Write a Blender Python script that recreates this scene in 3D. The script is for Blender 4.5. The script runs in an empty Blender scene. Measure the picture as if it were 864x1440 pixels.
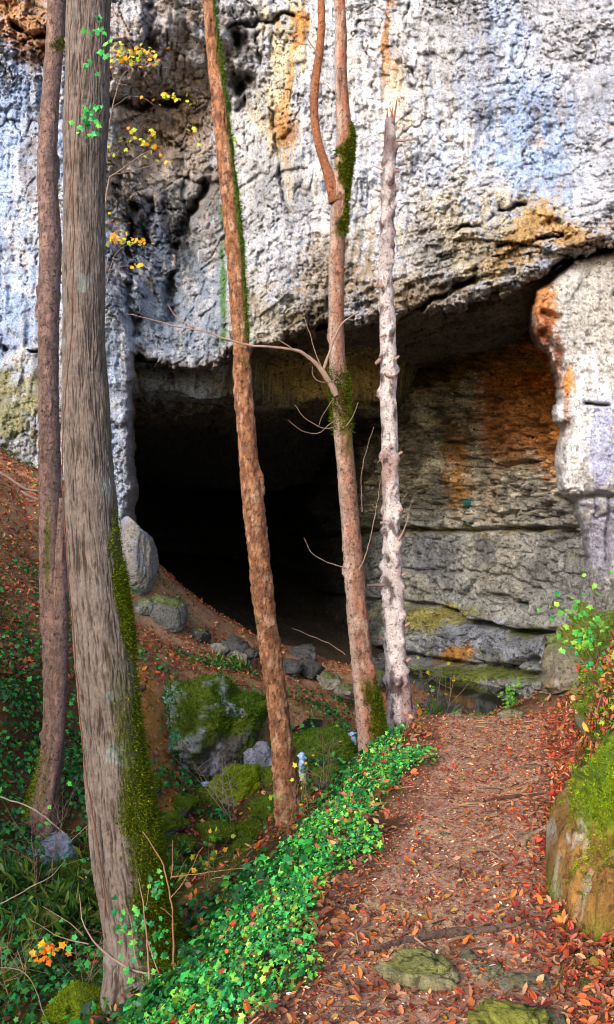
import bpy, math, random
import numpy as np
from mathutils import Vector
random.seed(7)
RNG = np.random.default_rng(11)
SC = bpy.context.scene
COL = SC.collection
EYE = 1.7
F = 1200.0

# ------------------------------------------------------------------ helpers
def W(px, py, d):
    """survey helper: a sight line and a distance give a place in metres"""
    px = np.asarray(px, float); py = np.asarray(py, float); d = np.asarray(d, float)
    return np.stack(np.broadcast_arrays((px-432)*d/F, d, EYE-(py-720)*d/F), -1)
def PXY(p):
    y = np.maximum(p[..., 1], .05)
    return 432+F*p[..., 0]/y, 720-F*(p[..., 2]-EYE)/y
def lin(r, g=None, b=None):
    if g is None: r, g, b = r
    a = np.array([r, g, b], float)/255.0
    return np.where(a <= .04045, a/12.92, ((a+.055)/1.055)**2.4)
def smooth(a, b, x):
    t = np.clip((x-a)/(b-a), 0, 1); return t*t*(3-2*t)

def _hash(ix, iy, iz, seed):
    h = (ix.astype(np.int64)*374761393 + iy.astype(np.int64)*668265263 + iz.astype(np.int64)*2147483647 + seed*974634777) & 0xffffffff
    h = ((h ^ (h >> 13))*1274126177) & 0xffffffff
    h = ((h ^ (h >> 16))*2246822519) & 0xffffffff
    return (h ^ (h >> 15)) & 0xffffffff
def hash01(ix, iy=0, iz=0, seed=0):
    ix, iy, iz = np.broadcast_arrays(np.asarray(ix), np.asarray(iy), np.asarray(iz))
    return _hash(ix, iy, iz, seed)/4294967295.0
def perlin(p, seed=0):
    i = np.floor(p).astype(np.int64); f = p-i
    u = f*f*f*(f*(f*6-15)+10)
    out = 0
    for dx in (0, 1):
        wx = u[..., 0] if dx else 1-u[..., 0]
        for dy in (0, 1):
            wy = u[..., 1] if dy else 1-u[..., 1]
            for dz in (0, 1):
                wz = u[..., 2] if dz else 1-u[..., 2]
                h = _hash(i[..., 0]+dx, i[..., 1]+dy, i[..., 2]+dz, seed)
                gx = (h & 1023)/511.5-1; gy = ((h >> 10) & 1023)/511.5-1; gz = ((h >> 20) & 1023)/511.5-1
                out = out+wx*wy*wz*(gx*(f[..., 0]-dx)+gy*(f[..., 1]-dy)+gz*(f[..., 2]-dz))
    return out
def fbm(p, sc=1.0, octv=4, seed=0, gain=.5, aniso=(1, 1, 1)):
    p = p*np.array(aniso)*sc; a = 1.0; o = 0; t = 0
    for k in range(octv):
        o = o+a*perlin(p+17.3*k, seed+k); t += a; a *= gain; p = p*2.03
    return o/t*1.6
def ridged(p, sc=1.0, octv=4, seed=0, gain=.5, aniso=(1, 1, 1)):
    p = p*np.array(aniso)*sc; a = 1.0; o = 0; t = 0
    for k in range(octv):
        o = o+a*(1-np.abs(perlin(p+9.1*k, seed+k))*2.2); t += a; a *= gain; p = p*2.07
    return o/t
def cells(p, sc=1.0, seed=0):
    """Worley: nearest, second nearest, id"""
    p = p*sc; i = np.floor(p).astype(np.int64)
    f1 = np.full(p.shape[:-1], 9.0); f2 = f1.copy(); idn = np.zeros(p.shape[:-1])
    for dx in (-1, 0, 1):
        for dy in (-1, 0, 1):
            for dz in (-1, 0, 1):
                c = i+np.array([dx, dy, dz]); h = _hash(c[..., 0], c[..., 1], c[..., 2], seed)
                q = c+np.stack([(h & 1023)/1023, ((h >> 10) & 1023)/1023, ((h >> 20) & 1023)/1023], -1)
                d = np.sqrt(((q-p)**2).sum(-1)); v = (h % 9973)/9973
                m = d < f1; f2 = np.where(m, f1, np.minimum(f2, d)); idn = np.where(m, v, idn); f1 = np.where(m, d, f1)
    return f1, f2, idn
def inpoly(px, py, poly):
    c = np.zeros(px.shape, bool); n = len(poly)
    for k in range(n):
        x1, y1 = poly[k]; x2, y2 = poly[(k+1) % n]
        if y1 == y2: continue
        c ^= ((y1 > py) != (y2 > py)) & (px < (x2-x1)*(py-y1)/(y2-y1)+x1)
    return c
def seglen(px, py, line, closed=False):
    d = np.full(px.shape, 1e9); n = len(line)
    for k in range(n if closed else n-1):
        x1, y1 = line[k]; x2, y2 = line[(k+1) % n]
        dx, dy = x2-x1, y2-y1; L = dx*dx+dy*dy+1e-9
        t = np.clip(((px-x1)*dx+(py-y1)*dy)/L, 0, 1)
        d = np.minimum(d, np.hypot(px-x1-t*dx, py-y1-t*dy))
    return d
def sdist(px, py, poly):
    d = seglen(px, py, poly, True); return np.where(inpoly(px, py, poly), d, -d)
class TPS:
    def __init__(s, P, v, lam=1e-3):
        P = np.asarray(P, float); v = np.asarray(v, float); n = len(P); s.P = P
        K = s.k(P, P)+lam*np.eye(n); A = np.zeros((n+3, n+3)); A[:n, :n] = K
        A[:n, n] = 1; A[:n, n+1:] = P; A[n:, :n] = A[:n, n:].T
        s.w = np.linalg.solve(A, np.r_[v, 0, 0, 0])
    def k(s, a, b):
        r2 = ((a[:, None]-b[None])**2).sum(-1); return .5*r2*np.log(r2+1e-9)
    def __call__(s, x, y):
        q = np.stack([np.ravel(x), np.ravel(y)], -1).astype(float); out = np.empty(len(q)); n = len(s.P)
        for i in range(0, len(q), 40000):
            c = q[i:i+40000]; out[i:i+40000] = s.k(c, s.P)@s.w[:n]+s.w[n]+c@s.w[n+1:]
        return out.reshape(np.shape(x))

def mesh(name, V, faces, mat, col=None, parent=None, smooth_=True):
    """faces: (n,k) array or list of such arrays with differing k"""
    V = np.asarray(V, np.float32).reshape(-1, 3)
    fl = faces if isinstance(faces, list) else [faces]
    fl = [np.asarray(f, np.int32) for f in fl if len(f)]
    me = bpy.data.meshes.new(name)
    me.vertices.add(len(V)); me.vertices.foreach_set('co', V.ravel())
    tot = np.concatenate([np.full(len(f), f.shape[1], np.int32) for f in fl])
    idx = np.concatenate([f.ravel() for f in fl])
    me.loops.add(len(idx)); me.loops.foreach_set('vertex_index', idx)
    me.polygons.add(len(tot)); me.polygons.foreach_set('loop_start', np.r_[0, np.cumsum(tot)[:-1]].astype(np.int32))
    try: me.polygons.foreach_set('loop_total', tot)
    except Exception: pass
    me.update(calc_edges=True)
    me.polygons.foreach_set('use_smooth', np.full(len(tot), bool(smooth_)))
    if col is not None:
        a = me.color_attributes.new('Col', 'FLOAT_COLOR', 'POINT')
        c = np.ones((len(V), 4), np.float32); c[:, :3] = np.clip(np.asarray(col).reshape(-1, 3), .002, .95); a.data.foreach_set('color', c.ravel())
    me.materials.append(mat); me.validate()
    o = bpy.data.objects.new(name, me); COL.objects.link(o)
    if parent: o.parent = parent
    return o
def gridfaces(nu, nv, wrap=False):
    """vertices laid out index = iu*nv + iv"""
    iu = np.arange(nu if wrap else nu-1); iv = np.arange(nv-1)
    a, b = np.meshgrid(iu, iv, indexing='ij'); a2 = (a+1) % nu
    return np.stack([a*nv+b, a2*nv+b, a2*nv+b+1, a*nv+b+1], -1).reshape(-1, 4)
def tag(o, label=None, cat=None, group=None, kind=None):
    for k, v in (('label', label), ('category', cat), ('group', group), ('kind', kind)):
        if v: o[k] = v
    return o
def empty(name, loc, label, cat, group=None):
    o = bpy.data.objects.new(name, None); COL.objects.link(o); o.location = loc; o.empty_display_size = .2
    return tag(o, label, cat, group)
def reparent(ch, root):
    """keep the world place of a part whose mesh is in world metres"""
    ch.parent = root; ch.matrix_parent_inverse.identity(); ch.location = -Vector(root.location)

# ------------------------------------------------------------------ materials
def nodemat(name, rough=.8, spec=.3):
    m = bpy.data.materials.new(name); m.use_nodes = True; nt = m.node_tree
    b = nt.nodes['Principled BSDF']; b.inputs['Roughness'].default_value = rough; b.inputs['Specular IOR Level'].default_value = spec
    return m, nt, b
def N(nt, t, **kw):
    n = nt.nodes.new(t)
    for k, v in kw.items(): setattr(n, k, v)
    return n
def surf_mat(name, rough=.85, spec=.25, layers=((30, .35), (120, .25)), bumps=((12, .5, .03), (60, .5, .008)), pits=None, aniso=(1, 1, 1), sat=None):
    """vertex colour x mottling at several scales, bump at several scales"""
    m, nt, b = nodemat(name, rough, spec); L = nt.links
    at = N(nt, 'ShaderNodeAttribute', attribute_name='Col')
    tc = N(nt, 'ShaderNodeTexCoord'); mp = N(nt, 'ShaderNodeMapping'); mp.inputs['Scale'].default_value = aniso
    L.new(tc.outputs['Object'], mp.inputs['Vector'])
    col = at.outputs['Color']
    for sc, amt in layers:
        n = N(nt, 'ShaderNodeTexNoise'); n.inputs['Scale'].default_value = sc; n.inputs['Detail'].default_value = 6; n.inputs['Roughness'].default_value = .65
        L.new(mp.outputs[0], n.inputs['Vector'])
        r = N(nt, 'ShaderNodeMapRange'); r.inputs['From Min'].default_value = .3; r.inputs['From Max'].default_value = .7
        r.inputs['To Min'].default_value = 1-amt; r.inputs['To Max'].default_value = 1+amt*.8; L.new(n.outputs['Fac'], r.inputs['Value'])
        mx = N(nt, 'ShaderNodeVectorMath', operation='SCALE'); L.new(col, mx.inputs[0]); L.new(r.outputs[0], mx.inputs['Scale']); col = mx.outputs[0]
    if pits:
        for sc, thr, dark in pits:
            n = N(nt, 'ShaderNodeTexNoise'); n.inputs['Scale'].default_value = sc; n.inputs['Detail'].default_value = 3
            L.new(mp.outputs[0], n.inputs['Vector'])
            r = N(nt, 'ShaderNodeMapRange'); r.inputs['From Min'].default_value = thr; r.inputs['From Max'].default_value = thr+.06
            r.inputs['To Min'].default_value = dark; r.inputs['To Max'].default_value = 1; L.new(n.outputs['Fac'], r.inputs['Value'])
            mx = N(nt, 'ShaderNodeVectorMath', operation='SCALE'); L.new(col, mx.inputs[0]); L.new(r.outputs[0], mx.inputs['Scale']); col = mx.outputs[0]
    L.new(col, b.inputs['Base Color'])
    prev = None
    for sc, st, dist in bumps:
        n = N(nt, 'ShaderNodeTexNoise'); n.inputs['Scale'].default_value = sc; n.inputs['Detail'].default_value = 8; n.inputs['Roughness'].default_value = .7
        L.new(mp.outputs[0], n.inputs['Vector'])
        bp = N(nt, 'ShaderNodeBump'); bp.inputs['Strength'].default_value = st; bp.inputs['Distance'].default_value = dist
        L.new(n.outputs['Fac'], bp.inputs['Height'])
        if prev: L.new(prev.outputs[0], bp.inputs['Normal'])
        prev = bp
    if prev: L.new(prev.outputs[0], b.inputs['Normal'])
    return m
M_CLIFF = surf_mat('limestone_cliff', .85, .25, layers=((6, .2), (24, .34), (60, .36)), bumps=((12, .4, .03), (36, 1, .03), (90, 1, .014)), pits=((9, .32, .4), (22, .34, .35), (45, .33, .5)))
M_CAVE = surf_mat('cave_limestone', .75, .35, layers=((5, .2), (16, .35), (50, .4)), bumps=((9, 1, .09), (28, 1, .06), (80, 1, .02)), pits=((10, .36, .4), (24, .37, .45)))
M_ROCK = surf_mat('boulder_stone', .9, .2, layers=((14, .3), (45, .35)), bumps=((9, 1, .05), (35, 1, .018), (120, .7, .006)), pits=((22, .37, .5),))
M_SOIL = surf_mat('forest_soil', .95, .12, layers=((6, .25), (35, .4), (120, .35)), bumps=((16, .8, .03), (70, 1, .015)))
M_BARK = surf_mat('bark', .9, .15, layers=((10, .22), (50, .3)), bumps=((40, 1, .012), (140, .8, .004)), aniso=(1, 1, .8))
M_BARK_S = surf_mat('smooth_bark', .85, .2, layers=((9, .25), (40, .25), (110, .2)), bumps=((22, 1, .02), (70, 1, .01), (180, .8, .003)), pits=((20, .34, .5), (50, .36, .5)))
def leaf_mat(name, rough, spec, trans):
    m, nt, b = nodemat(name, rough, spec); L = nt.links
    at = N(nt, 'ShaderNodeAttribute', attribute_name='Col'); L.new(at.outputs['Color'], b.inputs['Base Color'])
    if trans:
        t = N(nt, 'ShaderNodeBsdfTranslucent'); L.new(at.outputs['Color'], t.inputs['Color'])
        mx = N(nt, 'ShaderNodeMixShader'); mx.inputs[0].default_value = trans
        L.new(b.outputs[0], mx.inputs[1]); L.new(t.outputs[0], mx.inputs[2]); L.new(mx.outputs[0], nt.nodes['Material Output'].inputs['Surface'])
    return m
M_LEAF = leaf_mat('dry_leaf', .6, .35, .12)
M_IVY = leaf_mat('green_leaf', .45, .4, .2)
M_MOSS = leaf_mat('moss_blades', .95, .05, .25)
M_TWIG = leaf_mat('twig_bark', .8, .2, 0)
def water_mat(name, col, rough, bump):
    m, nt, b = nodemat(name, rough, .5); b.inputs['Base Color'].default_value = (*col, 1)
    n = N(nt, 'ShaderNodeTexNoise'); n.inputs['Scale'].default_value = 6; n.inputs['Detail'].default_value = 4
    bp = N(nt, 'ShaderNodeBump'); bp.inputs['Strength'].default_value = bump; bp.inputs['Distance'].default_value = .03
    nt.links.new(n.outputs['Fac'], bp.inputs['Height']); nt.links.new(bp.outputs[0], b.inputs['Normal'])
    return m
M_WATER = water_mat('shallow_water', (.02, .022, .016), .08, .12)
M_FOAM = surf_mat('running_water', .25, .6, layers=((30, .3),), bumps=((25, .8, .03),))

# ------------------------------------------------------------------ terrain
CT = []   # x, y, z
def ct(px, py, d): CT.append(tuple(W(px, py, d)))
def edges(y):
    yy = np.array([-3, 1, 3, 3.85, 4.75, 6, 7.7, 9.0])
    return (np.interp(y, yy, [-.75, -.5, -.1, .13, .47, .78, 1.05, 1.3]), np.interp(y, yy, [1.3, 1.15, 1.0, 1.18, 1.42, 1.86, 2.36, 2.7]))
def pathz(y): return np.interp(y, [-3, 3, 6, 7.9, 9], [0, 0, -.08, -.2, -.5])
for y in (-2.5, -1, .5, 1.5, 2.5, 3.3, 4.1, 5, 6, 7, 7.8):
    l, r = edges(y); z = float(pathz(y))
    CT += [(float(l)+.05, y, z), (float(l+r)/2, y, z-.01), (float(r), y, z+.02)]
for q in [(400,1195,6.1),(300,1300,5.1),(205,1412,4.3),(500,1092,7.2),(572,1040,8),
          (50,1440,5.0),(50,1300,6.5),(150,1250,7),(215,1385,5.0),(60,1165,8),(20,1000,8.6),(20,900,10.5),(20,800,12.2),(20,700,14.2),(10,635,16),(60,1060,8.8),
          (130,705,15.5),(190,872,14),(240,903,14.2),(300,932,14.5),(400,955,15.5),(440,1000,13),(440,945,17),(500,945,18),(560,955,19),
          (210,950,11.5),(230,1095,10),(330,960,12.5),(370,1110,10.5),(430,1085,10),(450,1115,9),(290,1225,8.5),(290,1112,11),(400,1140,9.4),(408,1168,7.5),
          (130,880,12.2),(130,1000,9.8),(120,1100,8.6)]: ct(*q)
CT += [(1.6,8.9,-.5),(2,10.3,-1.2),(2,13,-2.05),(3.2,15.6,-2.36),(3,18,-2.6),(2,20,-2.6),(4,20,-2.55),(5,18,-2.3),(4.6,14.5,-1.9),
       (.3,10,-1.35),(.6,12,-1.6),(0,25,-1.7),(-2,30,-1.5),(2,25,-2.1),(-4,20,-.4),(-2,20,-1.1),(0,38,-1.4),(0,21,-1.75),
       (1.7,3.9,.35),(2.7,3.6,.75),(1.95,5.1,.55),(2.35,5.9,.50),(2.85,7.6,.42),(3.1,8.3,.25),(3,5,1.35),(3.0,6.6,.95),(4,7,1.7),(3.3,8.4,.8),(4.6,9,1.4),(3.3,10,-.1),(5,12,.3),(5.4,15,-.9),(2.35,7.9,.0),
       (1.5,.8,.2),(3,.8,1.2),(5.5,3,2.4),(7,9,2.4),(8,16,1),(8,30,0),
       (-8,12,3.2),(-8,17,5),(-11,8,3),(-5.2,8.5,.9),(-6,12,2.6),(-3.5,6,-1.0),(-5.5,5,-.2),(-3,3,-1.35),(-1.6,2,-1.05),(-1.1,0,-.7),(-3,0,-1.1),(-6,0,-.6),(-12,2,2),(-12,20,6),(-1.9,-3,-.9),(-8,30,1),(4,-3,1.5),(8,-2,3)]
CT = np.array(CT)
_T = TPS(CT[:, :2], CT[:, 2], .02)
def onpath(x, y):
    l, r = edges(y); wob = .07*np.sin(y*5.1)+.05*np.sin(y*11.3+1)
    return smooth(-.12, .1, x-l+wob)*smooth(-.1, .14, r-x+wob*.6)*smooth(8.9, 8.0, y)
def H(x, y):
    x = np.asarray(x, float); y = np.asarray(y, float)
    z = _T(x, y); p3 = np.stack([x, y, 0*x], -1); m = onpath(x, y)
    z = z*(1-m)+(pathz(y)+.03*((x-(edges(y)[0]+edges(y)[1])/2)**2))*m
    yy_ = np.clip(y, 1, 9); z = z+.30*smooth(.06, .32, x-edges(yy_)[1]+.05*np.sin(y*3.7))*smooth(4.0, 4.7, y)*smooth(8.6, 7.6, y)
    rough = (1-m)*(smooth(1, 3.5, np.hypot(x-.5, y))*.7+.3)
    z = z+rough*(.16*fbm(p3, .9, 3, 3)+.06*fbm(p3, 3.5, 3, 8))+.012*fbm(p3, 6, 3, 5)
    return z
def HN(x, y, e=.04):
    n = np.stack([H(x-e, y)-H(x+e, y), H(x, y-e)-H(x, y+e), np.full(np.shape(x), 2*e)], -1)
    return n/np.linalg.norm(n, axis=-1, keepdims=True)
xs = np.r_[np.linspace(-60, -12, 14)[:-1], np.linspace(-12, -4.5, 130)[:-1], np.linspace(-4.5, 3.6, 380), np.linspace(3.6, 9, 100)[1:], np.linspace(9, 60, 14)[1:]]
ys = [-60, -40, -25, -15, -9, -6, -4.5, -3.4, -2.6]
while ys[-1] < 42: ys.append(ys[-1]+max(.017, .0085*abs(ys[-1])) if ys[-1] > 1.5 else ys[-1]+.12)
ys = np.array(ys+[50, 60])
X, Y = np.meshgrid(xs, ys, indexing='ij')
Xc, Yc = np.clip(X, -14, 10), np.clip(Y, -4, 42)
Z = H(Xc, Yc); P = np.stack([X, Y, Z], -1); px, py = PXY(P)
# soil colours (leaf mould, bare earth, moss)
n1 = fbm(P, 1.3, 4, 21); n2 = fbm(P, 6, 4, 25); n3 = fbm(P, 20, 3, 29)
soil = lin(92, 62, 44)[None, None]*(1+.5*n2[..., None]); m = onpath(X, Y)[..., None]
pc = lin(158, 116, 94)*(1+.4*n2[..., None])
pc = pc*(1-smooth(.1, .5, n1)[..., None]*.5)+lin(176, 140, 96)*smooth(.1, .5, n1)[..., None]*.5
soil = soil*(1-m)+pc*m
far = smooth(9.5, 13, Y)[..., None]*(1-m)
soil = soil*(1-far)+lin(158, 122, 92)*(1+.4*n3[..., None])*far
mossm = smooth(.05, .3, n1+.5*n2)*(1-m[..., 0])*smooth(14, 11, Y)*.8
soil = soil*(1-mossm[..., None])+lin(58, 84, 22)*mossm[..., None]
# bare trail of pale earth running down to the stream, beside the thick trunk
tr = smooth(26, 14, seglen(px, py, [(196, 960), (205, 1020), (222, 1080), (250, 1140)])+8*n2)*(Y > 8)*(Y < 13)
soil = soil*(1-tr[..., None])+lin(160, 116, 62)*tr[..., None]
deep = smooth(18, 24, Y)[..., None]; soil = soil*(1-deep)+lin(70, 62, 52)*deep  # cave floor colour darkened too, deepening the gloom inside
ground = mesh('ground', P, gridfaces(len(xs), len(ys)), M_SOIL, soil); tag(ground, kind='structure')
# the trodden path: a sheet of its own laid on the ground
pu = np.linspace(0, 1, 90); pv = np.arange(-2.5, 8.3, .03)
PU, PV = np.meshgrid(pu, pv, indexing='ij'); l, r = edges(PV)
wob = .05*fbm(np.stack([PV, 0*PV, 0*PV], -1), 1.7, 3, 2)
PX = l+.1+wob+(r-l-.18)*PU
PP = np.stack([PX, PV, H(PX, PV)+.005-.03*(smooth(.06, 0, PU)+smooth(.94, 1, PU)+smooth(8.0, 8.3, PV))], -1)
q1 = fbm(PP, 1.4, 4, 31); q2 = fbm(PP, 9, 4, 32)
c = lin(182, 142, 120)*(1+.5*q2[..., None]); w = smooth(.0, .4, q1)[..., None]*.6
c = c*(1-w)+lin(204, 172, 130)*w
mm = smooth(.25, .45, q1+.4*q2)[..., None]*smooth(.25, 0, np.minimum(PU, 1-PU))[..., None]*.6
c = c*(1-mm)+lin(84, 96, 34)*mm
tag(mesh('path', PP, gridfaces(90, len(pv)), M_SOIL, c), kind='structure')

# ------------------------------------------------------------------ cliff
def rock_colour(P, px, py, base, blobs, seed, warp=60):
    wv = np.stack([px, py*.6, 0*px], -1)/90.0
    wx = warp*fbm(wv, 1, 4, seed); wy = warp*fbm(wv+31, 1, 4, seed+3)
    streak = fbm(P, 1.0, 5, seed+5, aniso=(4.5, 3, .45)); blot = fbm(P, 2.6, 5, seed+9, gain=.6); fine = fbm(P, 11, 3, seed+11); stk2 = fbm(P, 1.0, 4, seed+13, aniso=(11, 8, 1.1))
    c = np.broadcast_to(base, P.shape).copy()
    for x, y, rx, ry, colr, st, mode in blobs:
        f = np.exp(-(((px+wx-x)/rx)**2+((py+wy-y)/ry)**2)*1.0)*st
        nn = {'s': 1.5*streak+1.1*stk2+.6*blot, 'b': blot, 'n': fine*.7+blot*.5}[mode]
        f = smooth(.12, .75, f+1.25*nn*np.minimum(f*2.2, 1))*min(1, st)*.92
        c = c*(1-f[..., None])+colr*f[..., None]
    c = c*(1+.30*streak[..., None]+.38*stk2[..., None])*(1+.30*blot[..., None])*(1+.28*fine[..., None])
    return c, streak, blot, fine
BLUE = lin(164, 188, 232); WHITE = lin(226, 224, 226); CREAM = lin(228, 212, 188); OCH = lin(196, 138, 72); ORG = lin(226, 124, 38)
GREY = lin(128, 124, 122); DARK = lin(62, 58, 58); MOSSC = lin(92, 104, 36); BRN = lin(140, 112, 84); RCS = lin(158, 144, 134)
cx = np.r_[np.linspace(-900, -60, 50)[:-1], np.arange(-60, 920, 1.75), np.linspace(920, 1500, 40)[1:]]
cy = np.r_[np.linspace(-700, -40, 60)[:-1], np.arange(-40, 990, 1.75)]
mouth = [(187,760),(186,700),(184,640),(181,600),(182,560),(190,505),(230,512),(290,516),(325,500),(352,488),(385,478),(410,470),(450,464),(500,455),(550,452),(600,436),(640,428),(690,416),(745,400),(770,385),(800,366),(842,352),(905,335),(1100,330),(1100,1300),(150,1300),(160,860),(170,790)]
CX, CY = np.meshgrid(cx, cy, indexing='ij')
dp = [(-300,300,16.2),(-900,300,14),(1500,300,12.5),(1500,-600,15),(-900,-600,16),(432,-700,19),(0,60,17.4),(0,300,17.2),(100,250,17.0),(60,180,17.6),(100,60,17.3),(0,500,16.5),(0,620,16.1),(100,500,16.3),(160,500,15.8),(170,650,15.5),(120,700,15.6),(190,430,16.6),
      (200,60,17.2),(240,130,18.3),(200,220,18.6),(270,220,18.9),(230,300,18.7),(300,330,18.4),(215,420,17.6),(330,130,18.2),(330,40,17.6),(400,60,17.3),(400,200,17.2),(400,330,16.9),(400,440,16.4),(330,440,16.6),(330,480,16.4),(260,490,16.9),(210,480,17),
      (500,0,17.4),(500,300,16.5),(560,360,16.1),(520,430,16.1),(600,420,15.7),(600,200,16.6),(700,395,15.2),(700,300,15.7),(700,100,16.8),(800,330,14.9),(800,200,16.0),(864,320,14.6),(864,0,17),(1000,300,14.2),(1000,900,14),(150,900,15.2),(-100,800,15.8),(600,-200,18)]
dp = np.array(dp, float)
D = TPS(dp[:, :2]/100, dp[:, 2], .01)(CX/100, CY/100)
P0 = W(CX, CY, D)
_k = np.floor((P0[..., 0]+.2*fbm(P0, 2, 3, 46))/.42); sd = -sdist(CX+12*fbm(P0, 1.6, 4, 40), CY+18*fbm(P0, 2.4, 4, 44)+13*(hash01(_k, 0, 0, 8)-.5)+7*(hash01(np.floor(P0[..., 0]/.17), 0, 0, 9)-.5)-3, mouth)
# relief of the rock: flutes, ledges near the lip, pocks, joints
fl = ridged(P0, .55, 4, 50, aniso=(2.4, 1, .42)); big = fbm(P0, .42, 4, 54); med = fbm(P0, 1.7, 5, 58, gain=.58)
f1, f2, cid = cells(P0+.25*np.stack([med, med, med], -1), 1.5, 61); g1, g2, gid = cells(P0*np.array([1, 1, 1.9]), 4.2, 66)
lay = .33+.05*np.sin(P0[..., 0]*.7); zt = P0[..., 2]-.12*P0[..., 0]+.30*fbm(P0, .5, 3, 70)
strat = hash01(np.floor(zt/lay), np.floor(P0[..., 0]/.9+.5*np.floor(zt/lay)), 0, 5)
strat2 = hash01(np.floor(zt/.14), np.floor(P0[..., 0]/.35+.37*np.floor(zt/.14)), 0, 9)
near = smooth(95, 8, np.where(sd > 0, sd, 0))*smooth(330, 420, CX+0*CY)
near = np.maximum(near, .6*np.exp(-((CX-30)/60)**2-((CY-45)/28)**2)); near = np.maximum(near, .75*smooth(300, 345, CY)*smooth(540, 640, CX))
recess = np.exp(-((CX-235)/85)**2-((CY-200)/150)**2)
bigpocks = smooth(.62, .9, ridged(P0, 1.1, 3, 73))
dd = D-.22*(fl-.5)-.35*big-.16*med+near*((strat-.5)*.6+(strat2-.5)*.3)
dd = dd-.16*(gid-.5)*(.35+near+.6*recess)-.20*(cid-.5)*(.4+recess)+.06*np.exp(-((f2-f1)/.05)**2)*(.3+recess+near)
crag = np.abs(fbm(P0, 2.6, 5, 75, gain=.68)); crag2 = np.abs(fbm(P0, 6.5, 4, 78, gain=.7))
zone = smooth(-.25, .3, fbm(P0, .55, 3, 84)+.2*fbm(P0, 2, 2, 85)+.5*near)
crag3 = np.abs(fbm(P0, 13, 3, 89, gain=.7)); dd = dd-(.04+.22*zone)*crag-(.03+.17*zone)*crag2-(.03+.07*zone)*crag3-.13*ridged(P0, 1, 3, 86, aniso=(5, 3, .6))+.10*smooth(.05, .0, np.abs(fbm(P0, .9, 4, 87, aniso=(1.6, 1, .7))))*smooth(-.1, .2, fbm(P0, .7, 2, 88))+.12*np.exp(-(fbm(P0, 1.9, 4, 79, aniso=(1.5, 1, .8))/.03)**2)*smooth(0, .3, fbm(P0, .8, 3, 82))
for line, wd, dep in [([(290,262),(268,305),(250,345),(244,400),(240,450)],8,.8),([(186,290),(182,350),(180,420),(192,470)],6,.6),([(212,280),(206,340)],4,.4),
                      ([(-60,489),(20,490),(60,494)],2.6,.8),([(195,512),(215,520),(240,530),(300,528)],5,.9),([(335,60),(345,100),(336,150)],13,1.0),([(20,44),(62,52),(110,40)],5,.6),
                      ([(560,455),(600,425),(640,405),(670,392)],4,.7),([(400,190),(420,200),(432,182)],8,.5),([(150,620),(152,700)],3,.4),([(690,352),(735,340),(790,330)],3,.5),([(705,290),(735,288)],2.5,.45),
                      ([(580,0),(560,60),(585,130)],2.5,.25),([(505,30),(523,90),(527,150)],2.5,.25),([(360,50),(372,120),(392,220),(410,330)],3,.3),([(640,330),(700,300)],3,.35),([(325,40),(420,20)],4,.4),([(150,140),(210,150),(260,140)],6,.6),([(215,70),(220,20),(205,-30)],8,.5)]:
    q = seglen(CX+16*fbm(P0, 2.6, 4, 80), CY+16*fbm(P0, 2.6, 4, 83), line); dd = dd+dep*np.exp(-(q/wd)**2)*smooth(-.35, .15, fbm(P0, 1.6, 3, 91))
dd = dd+1.0*np.exp(-np.maximum(sd, 0)/5.0)*.55
dd = np.where(sd < 0, dd+.55*np.minimum(-sd, 9), dd)
PC = W(CX, CY, dd)
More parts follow.
